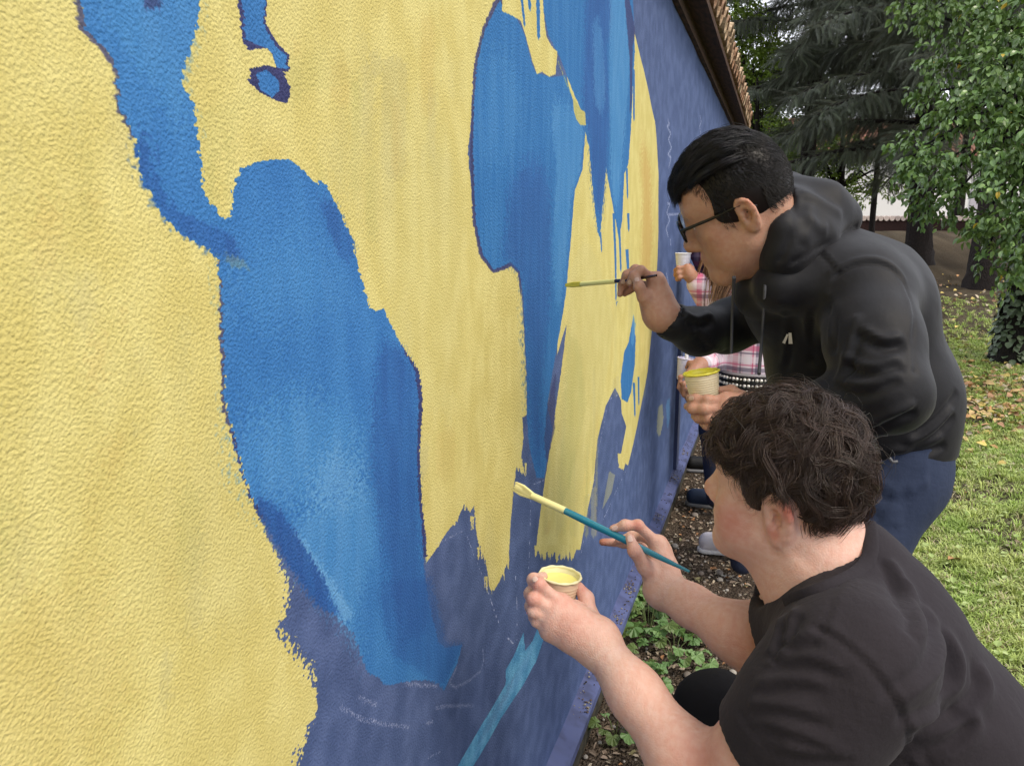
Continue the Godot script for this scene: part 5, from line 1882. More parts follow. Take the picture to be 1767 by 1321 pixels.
	brush("thin paintbrush with yellow loaded tip in hand of jacketed person", [at(975, 492, 1.66), at(1003, 490, 1.64), at(1062, 485, 1.572), at(1075, 484, 1.557), at(1104, 480, 1.520), at(1133, 475, 1.482)], [0.003, 0.0048, 0.0042, 0.0036, 0.0034, 0.0022], [Color8(214, 200, 70), Color8(236, 228, 140), Color8(44, 26, 26)], cu)


# ------------------------------------------------------------------ ground, plants, trees, houses
var gnoise := noise(0.9, FastNoiseLite.TYPE_SIMPLEX, 4, 101)
var gsmall := noise(7.0, FastNoiseLite.TYPE_SIMPLEX, 3, 102)


func gh(x: float, z: float) -> float:
	var t := maxf(0.0, -z - 6.5)
	var h := 0.052 * minf(t, 24.0)
	h += gnoise.get_noise_2d(x, z) * 0.02 * clampf(absf(x + 0.4) * 2.0, 0.0, 1.0)
	return h + gsmall.get_noise_2d(x, z) * 0.006


func gpt(px: float, z: float) -> Vector3:  # the ground under a picture column at a depth
	var p := at(px, 660.0, z)
	var q := at(px, 389.0, z)
	p = Vector3(q.x, 0, q.z)
	p.y = gh(p.x, p.z)
	return p


func soil_share(x: float, z: float) -> float:  # 1 on bare earth by the wall, 0 on the lawn
	var edge := 0.36 + 0.22 * gnoise.get_noise_2d(x * 2.0, z * 2.0) + 0.03 * maxf(0.0, -z - 3.0)
	var s := 1.0 - smoothstep(edge - 0.25, edge + 0.25, x)
	var far := smoothstep(8.5, 12.0, -z) * 0.85
	var bare := smoothstep(0.16, 0.34, gnoise.get_noise_2d(x * 0.7 + 31.0, z * 0.7)) * 0.7
	return clampf(maxf(s, maxf(far, bare)), 0.0, 1.0)


func make_ground() -> void:
	var xs := PackedFloat32Array()
	var zs := PackedFloat32Array()
	var x := -60.0
	while x < 90.0:
		xs.append(x)
		x += 0.06 if x > -0.63 and x < 2.6 else (0.2 if x > -0.7 and x < 8.0 else 6.0)
		if xs[xs.size() - 1] < -0.63 and x > -0.62:
			x = -0.62
	var z := 12.0
	while z > -150.0:
		zs.append(z)
		z -= 0.06 if z < -1.0 and z > -6.0 else (0.2 if z < 2.0 and z > -16.0 else 4.0)
	var b := Buf.new()
	var soil := Color(0.25, 0.195, 0.15)
	var turf := Color(0.17, 0.20, 0.08)
	var dry := Color(0.20, 0.15, 0.095)
	for zz in zs:
		for xx in xs:
			b.v.append(Vector3(xx, gh(xx, zz), zz))
			var s := soil_share(xx, zz)
			var c := turf.lerp(soil, s)
			var far := smoothstep(9.0, 14.0, -zz)
			c = c.lerp(dry, far * 0.6 * (0.6 + gnoise.get_noise_2d(xx, zz)))
			c *= 0.85 + 0.5 * gsmall.get_noise_2d(xx * 1.3, zz * 1.3)
			b.c.append(c)
	var w := xs.size()
	for j in zs.size() - 1:
		for i in w - 1:
			var a := j * w + i
			b.i.append_array(PackedInt32Array([a, a + w, a + w + 1, a, a + w + 1, a + 1]))
	b.n = _normals(b.v, b.i)
	var m := vcol(0.97, 0.2)
	m.uv1_triplanar = true
	m.uv1_scale = Vector3.ONE * 1.1
	m.albedo_texture = ntex(1024, 1024, noise(0.05, FastNoiseLite.TYPE_SIMPLEX, 5, 103), ramp2(Color(0.45, 0.43, 0.40), Color(1, 1, 1)))
	m.heightmap_enabled = true
	m.heightmap_texture = ntex(1024, 1024, noise(0.06, FastNoiseLite.TYPE_SIMPLEX, 5, 104))
	m.heightmap_scale = 2.0
	structure("ground", b.mesh(), m)


func leaf_mesh(l: float, w: float, bend: float, fold: float, seg := 4) -> ArrayMesh:
	var b := Buf.new()
	for side in [-1.0, 1.0]:
		for k in seg:
			var q: Array[Vector3] = []
			for e in [[k, 0], [k + 1, 0], [k + 1, 1], [k, 1]]:
				var t := float(e[0]) / seg
				var wid: float = w * 0.5 * pow(sin(PI * pow(t, 0.8)), 0.8) * e[1]
				q.append(Vector3(side * wid, fold * wid - bend * t * t * l, t * l * (1.0 - bend * 0.3 * t)))
			if side > 0:
				b.quad(q[3], q[2], q[1], q[0])
			else:
				b.quad(q[0], q[1], q[2], q[3])
	return b.mesh()


func leaf_mat(rough := 0.45, back := 0.35) -> StandardMaterial3D:
	var m := vcol(rough, 0.5)
	m.backlight_enabled = true
	m.backlight = Color(back, back, back * 0.5)
	return m


func trunk_mesh(path: PackedVector3Array, rad: PackedFloat32Array, sides := 14) -> ArrayMesh:
	var pp := PackedVector3Array()
	var rr := PackedFloat32Array()
	for k in path.size() - 1:
		for s in 6:
			pp.append(path[k].lerp(path[k + 1], s / 6.0))
			rr.append(lerpf(rad[k], rad[k + 1], s / 6.0))
	pp.append(path[path.size() - 1])
	rr.append(rad[rad.size() - 1])
	var b := Buf.new()
	b.tube(pp, rr, sides)
	var n := noise(3.0, FastNoiseLite.TYPE_SIMPLEX, 3, 111)
	for k in b.v.size():
		var q := b.v[k]
		b.v[k] += b.n[k] * n.get_noise_3d(q.x * 3.0, q.y * 0.7, q.z * 3.0) * 0.25 * rad[0]
	return b.mesh(false)


func bark(c: Color) -> StandardMaterial3D:
	var m := std(c, 0.95)
	m.uv1_triplanar = true
	m.uv1_scale = Vector3(3.5, 0.8, 3.5)
	m.albedo_texture = ntex(512, 512, noise(0.03, FastNoiseLite.TYPE_SIMPLEX, 5, 112), ramp2(Color(0.4, 0.38, 0.36), Color(1, 1, 1)))
	m.heightmap_enabled = true
	m.heightmap_texture = m.albedo_texture
	m.heightmap_scale = 4.0
	return m


func toward(d: Vector3, up := Vector3.UP) -> Basis:  # z along d
	var z := d.normalized()
	var x := up.cross(z)
	if x.length() < 0.01:
		x = Vector3.RIGHT
	x = x.normalized()
	return Basis(x, z.cross(x), z)


func cedar(label: String, base: Vector3, lean: Vector3, height: float, r: float, low: float, reach: float, limbs: int, mat: Material, bm: Material, spray: Mesh, side_bias: Vector3) -> void:
	var o := thing("cedar_tree", label, "tree", base, "dark drooping conifers")
	var top := base + lean + Vector3(0, height, 0)
	part("trunk", trunk_mesh(PackedVector3Array([base - Vector3(0, 0.3, 0), base + lean * 0.12 + Vector3(0, 0.5, 0), base + lean * 0.5 + Vector3(0, height * 0.5, 0), top]), PackedFloat32Array([r * 1.5, r, r * 0.75, r * 0.1])), bm, o)
	var xs: Array[Transform3D] = []
	var cs := PackedColorArray()
	for k in limbs:
		var t := (k + rng.randf()) / limbs
		var y := lerpf(low, height * 0.97, t)
		var start := base + lean * (y / height) + Vector3(0, y, 0)
		var an := k * 2.399 + rnd(-0.3, 0.3)
		var d := Vector3(cos(an), 0, sin(an))
		d = (d + side_bias * rng.randf()).normalized()
		var ln := reach * (1.0 - 0.72 * t) * rnd(0.75, 1.15)
		var pts := PackedVector3Array()
		var rr := PackedFloat32Array()
		for q in 7:
			var u := q / 6.0
			pts.append(start + d * ln * u + Vector3(0, ln * (0.18 * u - 0.36 * u * u), 0) + Vector3(d.z, 0, -d.x) * 0.12 * sin(u * 5.0 + k) * ln * 0.3)
			rr.append(lerpf(0.036, 0.006, u) * (0.5 + ln / reach))
		var bb := Buf.new()
		bb.tube(pts, rr, 6)
		part("branch", bb.mesh(false), bm, o)
		var per := int(ln * 95.0)
		for q in per:
			var u := pow(rng.randf(), 0.7)
			var f := u * 5.999
			var i := int(f)
			var p := pts[i].lerp(pts[i + 1], f - i)
			var sd := Vector3(d.z, 0, -d.x) * (1.0 if q % 2 else -1.0)
			var off := (rnd(0.0, 0.75) if q % 4 else rnd(0.0, 0.12)) * (1.1 - u * 0.7) * minf(ln * 0.4, 1.0)
			p += sd * off + Vector3(0, -0.25 * off, 0)
			var dir := (sd * rnd(0.2, 1.0) + d * rnd(0.2, 1.0) + Vector3(0, rnd(-1.4, 0.25), 0)).normalized()
			var s := rnd(0.6, 1.15)
			xs.append(Transform3D(toward(dir).rotated(dir, rnd(-0.8, 0.8)).scaled(Vector3.ONE * s), p + Vector3(0, 0.05, 0)))
			var tone := rnd(0.5, 1.4)
			cs.append(Color(0.066, 0.086, 0.044).lerp(Color(0.070, 0.082, 0.054), rng.randf()) * tone)
	scatter("crown", spray, mat, xs, cs, o)


func clouds_of_leaves(called: String, o: Node3D, blobs: Array, mesh: Mesh, mat: Material, per: float, c0: Color, c1: Color, size: float, droop: float, yellow := 0.0) -> void:
	var xs: Array[Transform3D] = []
	var cs := PackedColorArray()
	for bl in blobs:
		var c: Vector3 = bl[0]
		var r: float = bl[1]
		var twigs := int(per * r * r * 4.0)
		for k in twigs:
			var d := Vector3(rng.randfn(0, 1), rng.randfn(0, 0.8), rng.randfn(0, 1)).normalized()
			var p := c + d * r * pow(rng.randf(), 0.42)
			var out := (d + Vector3(0, -droop, 0) + Vector3(rng.randfn(0, 0.3), 0, rng.randfn(0, 0.3))).normalized()
			var tone := rnd(0.65, 1.3)
			for q in 7:
				var lp := p + out * q * size * 0.24 + Vector3(rng.randfn(0, 1), rng.randfn(0, 1), rng.randfn(0, 1)) * size * 0.22
				var side := Vector3(rng.randfn(0, 1), rng.randfn(-droop * 0.7, 0.5), rng.randfn(0, 1))
				var ld := (out * 0.7 + side * 0.75).normalized()
				var bs := toward(ld).rotated(ld, rng.randfn(0, 0.6)).scaled(Vector3.ONE * rnd(0.7, 1.2))
				xs.append(Transform3D(bs, lp))
				var col := c0.lerp(c1, rng.randf()) * tone
				if rng.randf() < yellow:
					col = Color(0.55, 0.38, 0.04)
				cs.append(col)
	scatter(called, mesh, mat, xs, cs, o)


func make_background() -> void:
	# needle spray of the conifers: a drooping twig with thin needles in tufts
	var sp := Buf.new()
	var twig := PackedVector3Array()
	for k in 6:
		var t := k / 5.0
		twig.append(Vector3(0, -0.09 * t * t, 0.5 * t))
	sp.tube(twig, PackedFloat32Array([0.006, 0.005, 0.004, 0.003, 0.002, 0.001]), 3, Color(0.8, 0.6, 0.5), false)
	for k in 78:
		var t := 0.04 + 0.94 * k / 78.0
		var f := t * 4.999
		var p := twig[int(f)].lerp(twig[int(f) + 1], f - int(f))
		var an := k * 2.4
		var d := Vector3(cos(an), sin(an) * 0.6 - 0.35, 0.7 + 0.3 * sin(k * 1.3)).normalized()
		var l := 0.062 * (1.2 - t * 0.5)
		var w := d.cross(Vector3(0, 1, 0.2)).normalized() * 0.0036
		sp.tri(p - w, p + w, p + d * l + Vector3(0, -0.02, 0))
	var spray := sp.mesh()
	var needle := leaf_mat(0.6, 0.2)
	var bm := bark(Color(0.17, 0.12, 0.10))
	var b1 := gpt(1594, 16.8)
	cedar("tall dark conifer with thick reddish trunk, drooping sprays reaching the eaves", b1, Vector3(-0.45, 0, 0.0), 11.5, 0.25, 2.0, 4.6, 46, needle, bm, spray, Vector3(-0.9, 0, 0.35))
	cedar("dark conifer trunk standing behind the broadleaved branches on the right", gpt(1704, 12.9), Vector3(0.1, 0, -0.1), 10.0, 0.20, 3.4, 2.6, 24, needle, bm, spray, Vector3(0.4, 0, -0.6))
	cedar("dark conifer filling the air between eaves and thick trunk", gpt(1385, 21.0), Vector3(0.1, 0, -0.1), 13.0, 0.20, 3.6, 4.6, 46, needle, bm, spray, Vector3(0.0, 0, 0.5))
	cedar("slim dark conifer left of the thick reddish trunk", gpt(1505, 21.5), Vector3(0.0, 0, 0.0), 8.5, 0.075, 2.5, 1.6, 40, needle, bm, spray, Vector3.ZERO)
	# light broadleaved trees beyond
	var lm := leaf_mesh(0.10, 0.055, 0.2, 0.2, 3)
	var lmat := leaf_mat(0.5, 0.7)
	for e in [[1444, 23.0, [[1380, 262, 22.5, 0.8], [1430, 240, 23, 0.8], [1470, 268, 23, 0.6], [1400, 300, 23, 0.7], [1345, 240, 23, 0.8], [1450, 310, 23, 0.6], [1490, 330, 23, 0.45], [1518, 322, 22.5, 0.32], [1440, 352, 22.5, 0.4], [1560, 318, 22.5, 0.3], [1360, 300, 23, 0.7]], "yellow green young tree below the dark conifer sprays"], [1300, 20.0, [[1275, 75, 20, 0.9], [1300, 110, 20, 0.7], [1250, 20, 20, 1.0], [1290, 160, 20, 0.6], [1262, -40, 20, 1.0], [1300, 230, 20, 0.8], [1330, 70, 20.5, 0.6]], "yellow green tree showing between tiled eaves and dark conifer"]]:
		var base := gpt(e[0], e[1])
		var o := thing("light_green_tree", e[3], "tree", base, "yellow green trees behind the conifers")
		var bl: Array = []
		for q in e[2]:
			bl.append([at(q[0], q[1], q[2]), q[3]])
		part("trunk", trunk_mesh(PackedVector3Array([base - Vector3(0, 0.2, 0), base + Vector3(0.05, 1.6, 0), base + Vector3(-0.1, 4.2, 0)]), PackedFloat32Array([0.11, 0.085, 0.03]), 10), bm, o)
		for q in bl:
			var bb := Buf.new()
			bb.tube(PackedVector3Array([base + Vector3(0, 1.5, 0), (base + Vector3(0, 2.4, 0)).lerp(q[0], 0.5), q[0]]), PackedFloat32Array([0.04, 0.03, 0.012]), 6)
			part("branch", bb.mesh(false), bm, o)
		clouds_of_leaves("crown", o, bl, lm, lmat, 85.0, Color(0.16, 0.26, 0.03), Color(0.24, 0.34, 0.05), 0.10, 0.3)
	# mixed dark wood far behind, one thing for each tree
	var dm := leaf_mesh(0.2, 0.12, 0.2, 0.2, 3)
	for e in [[1300, 34.0, 5.0, 2.6, "dull green round tree far behind the eaves"], [1770, 30.0, 5.0, 2.4, "dull green tree far behind the broadleaved crown"], [1650, 33.0, 7.5, 2.2, "tall dull green tree behind the thick trunk"]]:
		var base := gpt(e[0], e[1])
		var o := thing("far_tree", e[4], "tree", base, "dull green trees far behind")
		part("trunk", trunk_mesh(PackedVector3Array([base - Vector3(0, 0.2, 0), base + Vector3(0.1, e[2] * 0.6, 0), base + Vector3(0, e[2], 0)]), PackedFloat32Array([0.22, 0.16, 0.05]), 8), bm, o)
		var bl: Array = []
		for q in 9:
			bl.append([base + Vector3(rnd(-1, 1) * e[3] * 0.7, e[2] + rnd(-1.6, 1.6), rnd(-1, 1) * e[3] * 0.7), e[3] * rnd(0.4, 0.65)])
		clouds_of_leaves("crown", o, bl, dm, leaf_mat(0.6, 0.3), 26.0, Color(0.045, 0.075, 0.025), Color(0.07, 0.10, 0.03), 0.2, 0.3)
	# the broadleaved tree on the right with its ivy-clad trunk
	var lb := gpt(1768, 7.6)
	var o := thing("broadleaf_tree", "glossy green broadleaved tree with low branches and ivy on its trunk", "tree", lb)
	var fork := lb + Vector3(0.15, 2.2, 0.1)
	var brown := bark(Color(0.14, 0.11, 0.08))
	part("trunk", trunk_mesh(PackedVector3Array([lb - Vector3(0, 0.2, 0), lb + Vector3(0.03, 0.5, 0), lb + Vector3(0.1, 1.4, 0.05), fork, fork + Vector3(0.2, 2.2, 0.1)]), PackedFloat32Array([0.2, 0.13, 0.12, 0.10, 0.03])), brown, o)
	var bl: Array = []
	for q in [[1655, 20, 7.4, 0.42], [1735, 40, 7.0, 0.45], [1620, -40, 7.6, 0.45], [1650, 110, 7.3, 0.36], [1735, 130, 6.8, 0.45], [1615, 200, 7.4, 0.26], [1680, 205, 6.9, 0.38], [1765, 230, 6.6, 0.42], [1575, 262, 7.3, 0.22], [1620, 290, 7.1, 0.30], [1700, 290, 6.8, 0.36], [1600, 338, 7.2, 0.24], [1760, 330, 6.5, 0.36], [1640, 345, 7.1, 0.2], [1720, 385, 6.7, 0.26], [1765, 420, 6.4, 0.30], [1690, 395, 6.9, 0.16], [1548, 285, 7.4, 0.12], [1570, 235, 7.4, 0.14], [1570, 5, 7.8, 0.2], [1720, -90, 7.2, 0.6], [1600, 160, 7.6, 0.16], [1738, 470, 6.6, 0.14], [1700, 440, 6.8, 0.1], [1820, 60, 6.8, 0.7], [1830, 250, 6.6, 0.6], [1840, 420, 6.4, 0.5], [1900, 150, 7.2, 0.9], [1920, 350, 7.2, 0.8]]:
		bl.append([at(q[0], q[1], q[2]), q[3] * 0.86])
	for q in bl:
		var bb := Buf.new()
		var e: Vector3 = q[0]
		bb.tube(PackedVector3Array([fork, fork.lerp(e, 0.5) + Vector3(0, 0.25, 0), e]), PackedFloat32Array([0.04, 0.022, 0.006]), 6)
		part("branch", bb.mesh(false), brown, o)
	clouds_of_leaves("crown", o, bl, leaf_mesh(0.070, 0.036, 0.24, 0.3), leaf_mat(0.26, 0.5), 165.0, Color(0.085, 0.16, 0.04), Color(0.19, 0.29, 0.085), 0.075, 0.75, 0.003)
	var iv: Array[Transform3D] = []
	var ic := PackedColorArray()
	for k in 900:
		var t := rng.randf()
		var an := rnd(0, TAU)
		var r := 0.12 + rnd(0.0, 0.06)
		var p := lb + Vector3(0.1 * t, 0.02 + t * 1.35, 0.04 * t) + Vector3(cos(an), 0, sin(an)) * r
		var d := (Vector3(cos(an), -0.9, sin(an)) + Vector3(rng.randfn(0, 0.4), rng.randfn(0, 0.4), rng.randfn(0, 0.4))).normalized()
		iv.append(Transform3D(toward(d, Vector3(cos(an), 0.4, sin(an))).scaled(Vector3.ONE * rnd(0.6, 1.15)), p))
		ic.append(Color(0.06, 0.09, 0.035).lerp(Color(0.11, 0.15, 0.08), rng.randf()))
	scatter("ivy", leaf_mesh(0.07, 0.065, 0.2, 0.15), leaf_mat(0.5, 0.25), iv, ic, o)
	# white house with a tiled roof, and the low brick wall in front of it
	var hp := gpt(1560, 46.0)
	var h := thing("white_house", "white rendered house with orange tiled roof behind the trees", "house", hp)
	var tw := Basis(cr, Vector3.UP, cr.cross(Vector3.UP))
	var hb := Buf.new()
	hb.box(Transform3D(tw, hp + Vector3(0, 1.5, 0)), Vector3(17, 4.8, 7))
	part("wall", hb.mesh(false), std(Color(0.93, 0.92, 0.90), 0.9), h)
	var roof := std(Color(0.60, 0.44, 0.36), 0.9)
	roof.uv1_triplanar = true
	roof.uv1_scale = Vector3(1.2, 1.2, 1.2)
	roof.albedo_texture = ntex(256, 256, noise(0.06, FastNoiseLite.TYPE_SIMPLEX, 4, 121), ramp2(Color(0.6, 0.5, 0.45), Color(1, 1, 1)))
	var fr := cr.cross(Vector3.UP)
	for sd in [-1.0, 1.0]:
		var rb := Buf.new()
		var ea: Vector3 = hp + Vector3(0, 3.85, 0) + fr * 4.0 * sd
		var ri: Vector3 = hp + Vector3(0, 6.1, 0) + fr * 0.05 * sd
		var x := cr * 9.0
		rb.quad(ea - x, ea + x, ri + x, ri - x)
		rb.quad(ea - x - Vector3(0, 0.16, 0), ri - x - Vector3(0, 0.16, 0), ri + x - Vector3(0, 0.16, 0), ea + x - Vector3(0, 0.16, 0))
		rb.quad(ea - x - Vector3(0, 0.16, 0), ea + x - Vector3(0, 0.16, 0), ea + x, ea - x)
		var rp := part("roof", rb.mesh(false), roof, h)
		for k in 45:  # rows of cover tiles
			var tb := Buf.new()
			var px_ := -x + cr * (0.2 + k * 0.4)
			tb.tube(PackedVector3Array([ea + px_, ri + px_]), PackedFloat32Array([0.09, 0.09]), 6)
			part("tile_row", tb.mesh(false), roof, rp)
	for k in 3:
		var wx: float = [2.2, 6.4, -7.0][k]
		var wc := hp - fr * -3.52 + cr * wx + Vector3(0, 1.6, 0)
		if (wc - eye).length() > (hp - eye).length():
			wc = hp - fr * 3.52 + cr * wx + Vector3(0, 1.6, 0)
		var wb := Buf.new()
		wb.box(Transform3D(tw, wc), Vector3(1.0, 1.35, 0.06))
		var wn := part("window", wb.mesh(false), std(Color(0.10, 0.11, 0.12), 0.2), h)
		for sd in [-1.0, 1.0]:
			var sb := Buf.new()
			sb.box(Transform3D(tw, wc + cr * 0.26 * sd), Vector3(0.5, 1.4, 0.09))
			part("shutter", sb.mesh(false), std(Color(0.72, 0.70, 0.72), 0.7), wn)
	var gw := thing("garden_wall", "low brick boundary wall with a row of coping tiles", "wall", gpt(1560, 31.0))
	var wp := gw.position
	var brick := std(Color(0.23, 0.12, 0.09), 0.95)
	brick.uv1_triplanar = true
	brick.uv1_scale = Vector3.ONE
	brick.albedo_texture = ntex(256, 256, noise(0.05, FastNoiseLite.TYPE_SIMPLEX, 4, 122), ramp2(Color(0.5, 0.48, 0.45), Color(1, 1, 1)))
	var top_y := at(1560, 378, 31.0).y
	var wb2 := Buf.new()
	wb2.box(Transform3D(tw, Vector3(wp.x, top_y - 0.9, wp.z)), Vector3(24, 1.8, 0.25))
	part("wall_body", wb2.mesh(false), brick, gw)
	var cx: Array[Transform3D] = []
	var cc := PackedColorArray()
	for k in 110:
		cx.append(Transform3D(tw, Vector3(wp.x, top_y + 0.03, wp.z) + cr * (-11.9 + k * 0.218)))
		cc.append(Color(0.62, 0.5, 0.42) * rnd(0.8, 1.15))
	var ct := Buf.new()
	ct.tube(PackedVector3Array([Vector3(0, 0, -0.2), Vector3(0, 0, 0.2)]), PackedFloat32Array([0.1, 0.1]), 8)
	scatter("coping_tile", ct.mesh(), vcol(0.9), cx, cc, gw)


func make_ground_cover() -> void:
	# grass: tufts of a few blades, denser and finer near the camera
	var tb := Buf.new()
	for k in 8:
		var an := k * 2.4 + 0.3
		var d := Vector3(cos(an), 0, sin(an))
		var l := 0.035 + 0.012 * sin(k * 3.1)
		var ln := 0.25 + 0.5 * absf(sin(k * 1.9))
		var p := d * 0.012 * absf(sin(k * 5.0))
		var m := p + Vector3(0, l * 0.6, 0) + d * l * ln * 0.4
		var e := p + Vector3(0, l * (1.0 - ln * 0.3), 0) + d * l * ln * 1.2
		var w := Vector3(-d.z, 0, d.x) * 0.0021
		tb.quad(p - w, p + w, m + w * 0.8, m - w * 0.8)
		tb.tri(m - w * 0.8, m + w * 0.8, e)
	var xs: Array[Transform3D] = []
	var cs := PackedColorArray()
	var n := 0
	while n < 62000:
		var z := -1.7 - 12.0 * pow(rng.randf(), 1.7)
		var x := rnd(0.0, 0.9 - z * 0.42)
		var s := soil_share(x, z)
		n += 1
		if rng.randf() < s * 1.02:
			continue
		var sc := rnd(0.65, 1.25) * (1.0 + 0.05 * -z)
		xs.append(Transform3D(Basis(Vector3.UP, rnd(0, TAU)).scaled(Vector3(sc, sc * rnd(0.5, 1.0), sc)), Vector3(x, gh(x, z) - 0.003, z)))
		var pat := gnoise.get_noise_2d(x * 1.8, z * 1.8)
		var c := Color(0.30, 0.42, 0.085).lerp(Color(0.46, 0.53, 0.16), clampf(0.5 + pat, 0, 1)) * rnd(0.7, 1.25)
		if rng.randf() < 0.10:
			c = Color(0.48, 0.42, 0.24)
		cs.append(c)
	scatter("grass", tb.mesh(), leaf_mat(0.6, 0.5), xs, cs)
	# broad little leaves of weeds and clover in the lawn
	xs = []
	cs = PackedColorArray()
	for k in 9000:
		var z := -1.7 - 7.0 * pow(rng.randf(), 1.6)
		var x := rnd(0.1, 0.9 - z * 0.4)
		if rng.randf() < soil_share(x, z) or gsmall.get_noise_2d(x * 0.25, z * 0.25) < -0.05:
			continue
		var d := Vector3(rng.randfn(0, 1), rnd(0.0, 0.5), rng.randfn(0, 1)).normalized()
		xs.append(Transform3D(toward(d).scaled(Vector3.ONE * rnd(0.5, 1.2)), Vector3(x, gh(x, z) + rnd(0.008, 0.035), z)))
		cs.append(Color(0.28, 0.38, 0.10).lerp(Color(0.44, 0.52, 0.20), rng.randf()))
	scatter("clover", leaf_mesh(0.028, 0.024, 0.1, 0.2, 3), leaf_mat(0.5, 0.5), xs, cs)
	# litter on the bare earth by the wall: flakes of leaf and bark, then pebbles
	xs = []
	cs = PackedColorArray()
	var tones := [Color(0.27, 0.20, 0.145), Color(0.20, 0.15, 0.11), Color(0.31, 0.25, 0.18), Color(0.36, 0.30, 0.22), Color(0.22, 0.20, 0.10), Color(0.40, 0.20, 0.09)]
	for k in 14000:
		var z := -1.3 - 6.5 * pow(rng.randf(), 1.3)
		var x := rnd(-0.42, 1.2)
		if rng.randf() > soil_share(x, z):
			continue
		var d := Vector3(rng.randfn(0, 1), rng.randfn(0, 0.25), rng.randfn(0, 1)).normalized()
		xs.append(Transform3D(toward(d).rotated(d, rng.randfn(0, 0.5)).scaled(Vector3(rnd(0.4, 1.3), rnd(0.4, 1.3), rnd(0.3, 1.2))), Vector3(x, gh(x, z) + rnd(0.0, 0.009), z)))
		cs.append(tones[rng.randi() % 6 if rng.randf() < 0.4 else rng.randi() % 4] * rnd(0.7, 1.3))
	scatter("leaf_litter", leaf_mesh(0.030, 0.016, 0.35, 0.4, 3), leaf_mat(0.85, 0.1), xs, cs)
	xs = []
	cs = PackedColorArray()
	for k in 900:
		var z := -1.3 - 4.0 * pow(rng.randf(), 1.3)
		var x := rnd(-0.42, 0.5)
		var r := rnd(0.003, 0.008)
		if k % 12 == 0:
			r = rnd(0.009, 0.018)
		xs.append(Transform3D(Basis.from_euler(Vector3(rnd(0, 6), rnd(0, 6), rnd(0, 6))).scaled(Vector3(r, r * 0.7, r * 1.2)), Vector3(x, gh(x, z) + r * 0.3, z)))
		cs.append(Color(0.34, 0.31, 0.27).lerp(Color(0.15, 0.12, 0.10), rng.randf()))
	var pebble := SphereMesh.new()
	pebble.radius = 1.0
	pebble.height = 2.0
	pebble.radial_segments = 10
	pebble.rings = 6
	scatter("pebbles", pebble, vcol(0.9), xs, cs)
	# fallen leaves: the orange drift by the ivy trunk, single ones over the lawn
	xs = []
	cs = PackedColorArray()
	for k in 4000:
		var z := -7.3 + rng.randfn(0, 0.75)
		var x := 1.85 + rng.randfn(0, 0.75)
		if k > 1850:
			z = -2.0 - 7.0 * rng.randf()
			x = rnd(0.5, 3.5)
			if rng.randf() < 0.75:
				continue
		if k > 2000:
			z = -rnd(9.0, 17.0)
			x = rnd(0.8, 6.0)
		var d := Vector3(rng.randfn(0, 1), rng.randfn(0, 0.2), rng.randfn(0, 1)).normalized()
		xs.append(Transform3D(toward(d).rotated(d, rng.randfn(0, 0.4)).scaled(Vector3.ONE * rnd(0.5, 1.1)), Vector3(x, gh(x, z) + rnd(0.012, 0.035), z)))
		cs.append([Color(0.45, 0.24, 0.10), Color(0.52, 0.36, 0.16), Color(0.55, 0.42, 0.12), Color(0.36, 0.20, 0.11), Color(0.48, 0.40, 0.28)][k % 5] * rnd(0.8, 1.2))
	scatter("fallen_leaves", leaf_mesh(0.085, 0.05, 0.3, 0.35, 3), leaf_mat(0.75, 0.2), xs, cs)
	# low leafy plants at the foot of the wall, leaf by leaf
	var lob := Buf.new()
	var rim := PackedVector3Array()
	for k in 19:
		var t := float(k) / 18.0
		var an := lerpf(-2.75, 2.75, t)
		var r := 0.024 * (0.88 + 0.16 * absf(sin(an * 2.6))) * (1.0 - 0.12 * absf(an) / 2.75)
		rim.append(Vector3(sin(an) * r, -0.006 * cos(an * 2.0) - 0.004 * absf(sin(an * 5.2)), 0.020 + cos(an) * r))
	for k in 18:
		lob.tri(Vector3(0, 0.002, 0.018), rim[k], rim[k + 1])
	var lobed := lob.mesh(false)
	var greens: Array[Material] = []
	for k in 4:
		var m := std([Color(0.085, 0.17, 0.045), Color(0.11, 0.20, 0.055), Color(0.14, 0.24, 0.075), Color(0.10, 0.15, 0.04)][k].linear_to_srgb(), 0.5)
		m.backlight_enabled = true
		m.backlight = Color(0.35, 0.4, 0.15)
		greens.append(m)
	var stem_m := std(lin(0.12, 0.16, 0.05), 0.7)
	for e in [[1112, 1085, 0.15, 52, 1.25, "lobed green plant growing against the wall plinth between the two forearms"], [1165, 1132, 0.13, 34, 0.95, "small lobed green plant in the litter beside the black knee"], [1085, 1040, 0.10, 22, 1.0, "few green leaves close under the blue ledge behind the forearm"], [1034, 1262, 0.06, 14, 0.9, "tiny leafy seedling on bare soil at the bottom of the view"], [1105, 1185, 0.09, 20, 0.9, "sparse low green sprig on the soil left of the black knee"]]:
		var d := at(e[0], e[1], 1.0) - eye
		var base := eye + d * (-1.45 / d.y)
		base.x = maxf(base.x, -0.36)
		base.y = gh(base.x, base.z)
		var o := thing("leafy_plant", e[5], "plant", base, "low leafy plants at the foot of the wall")
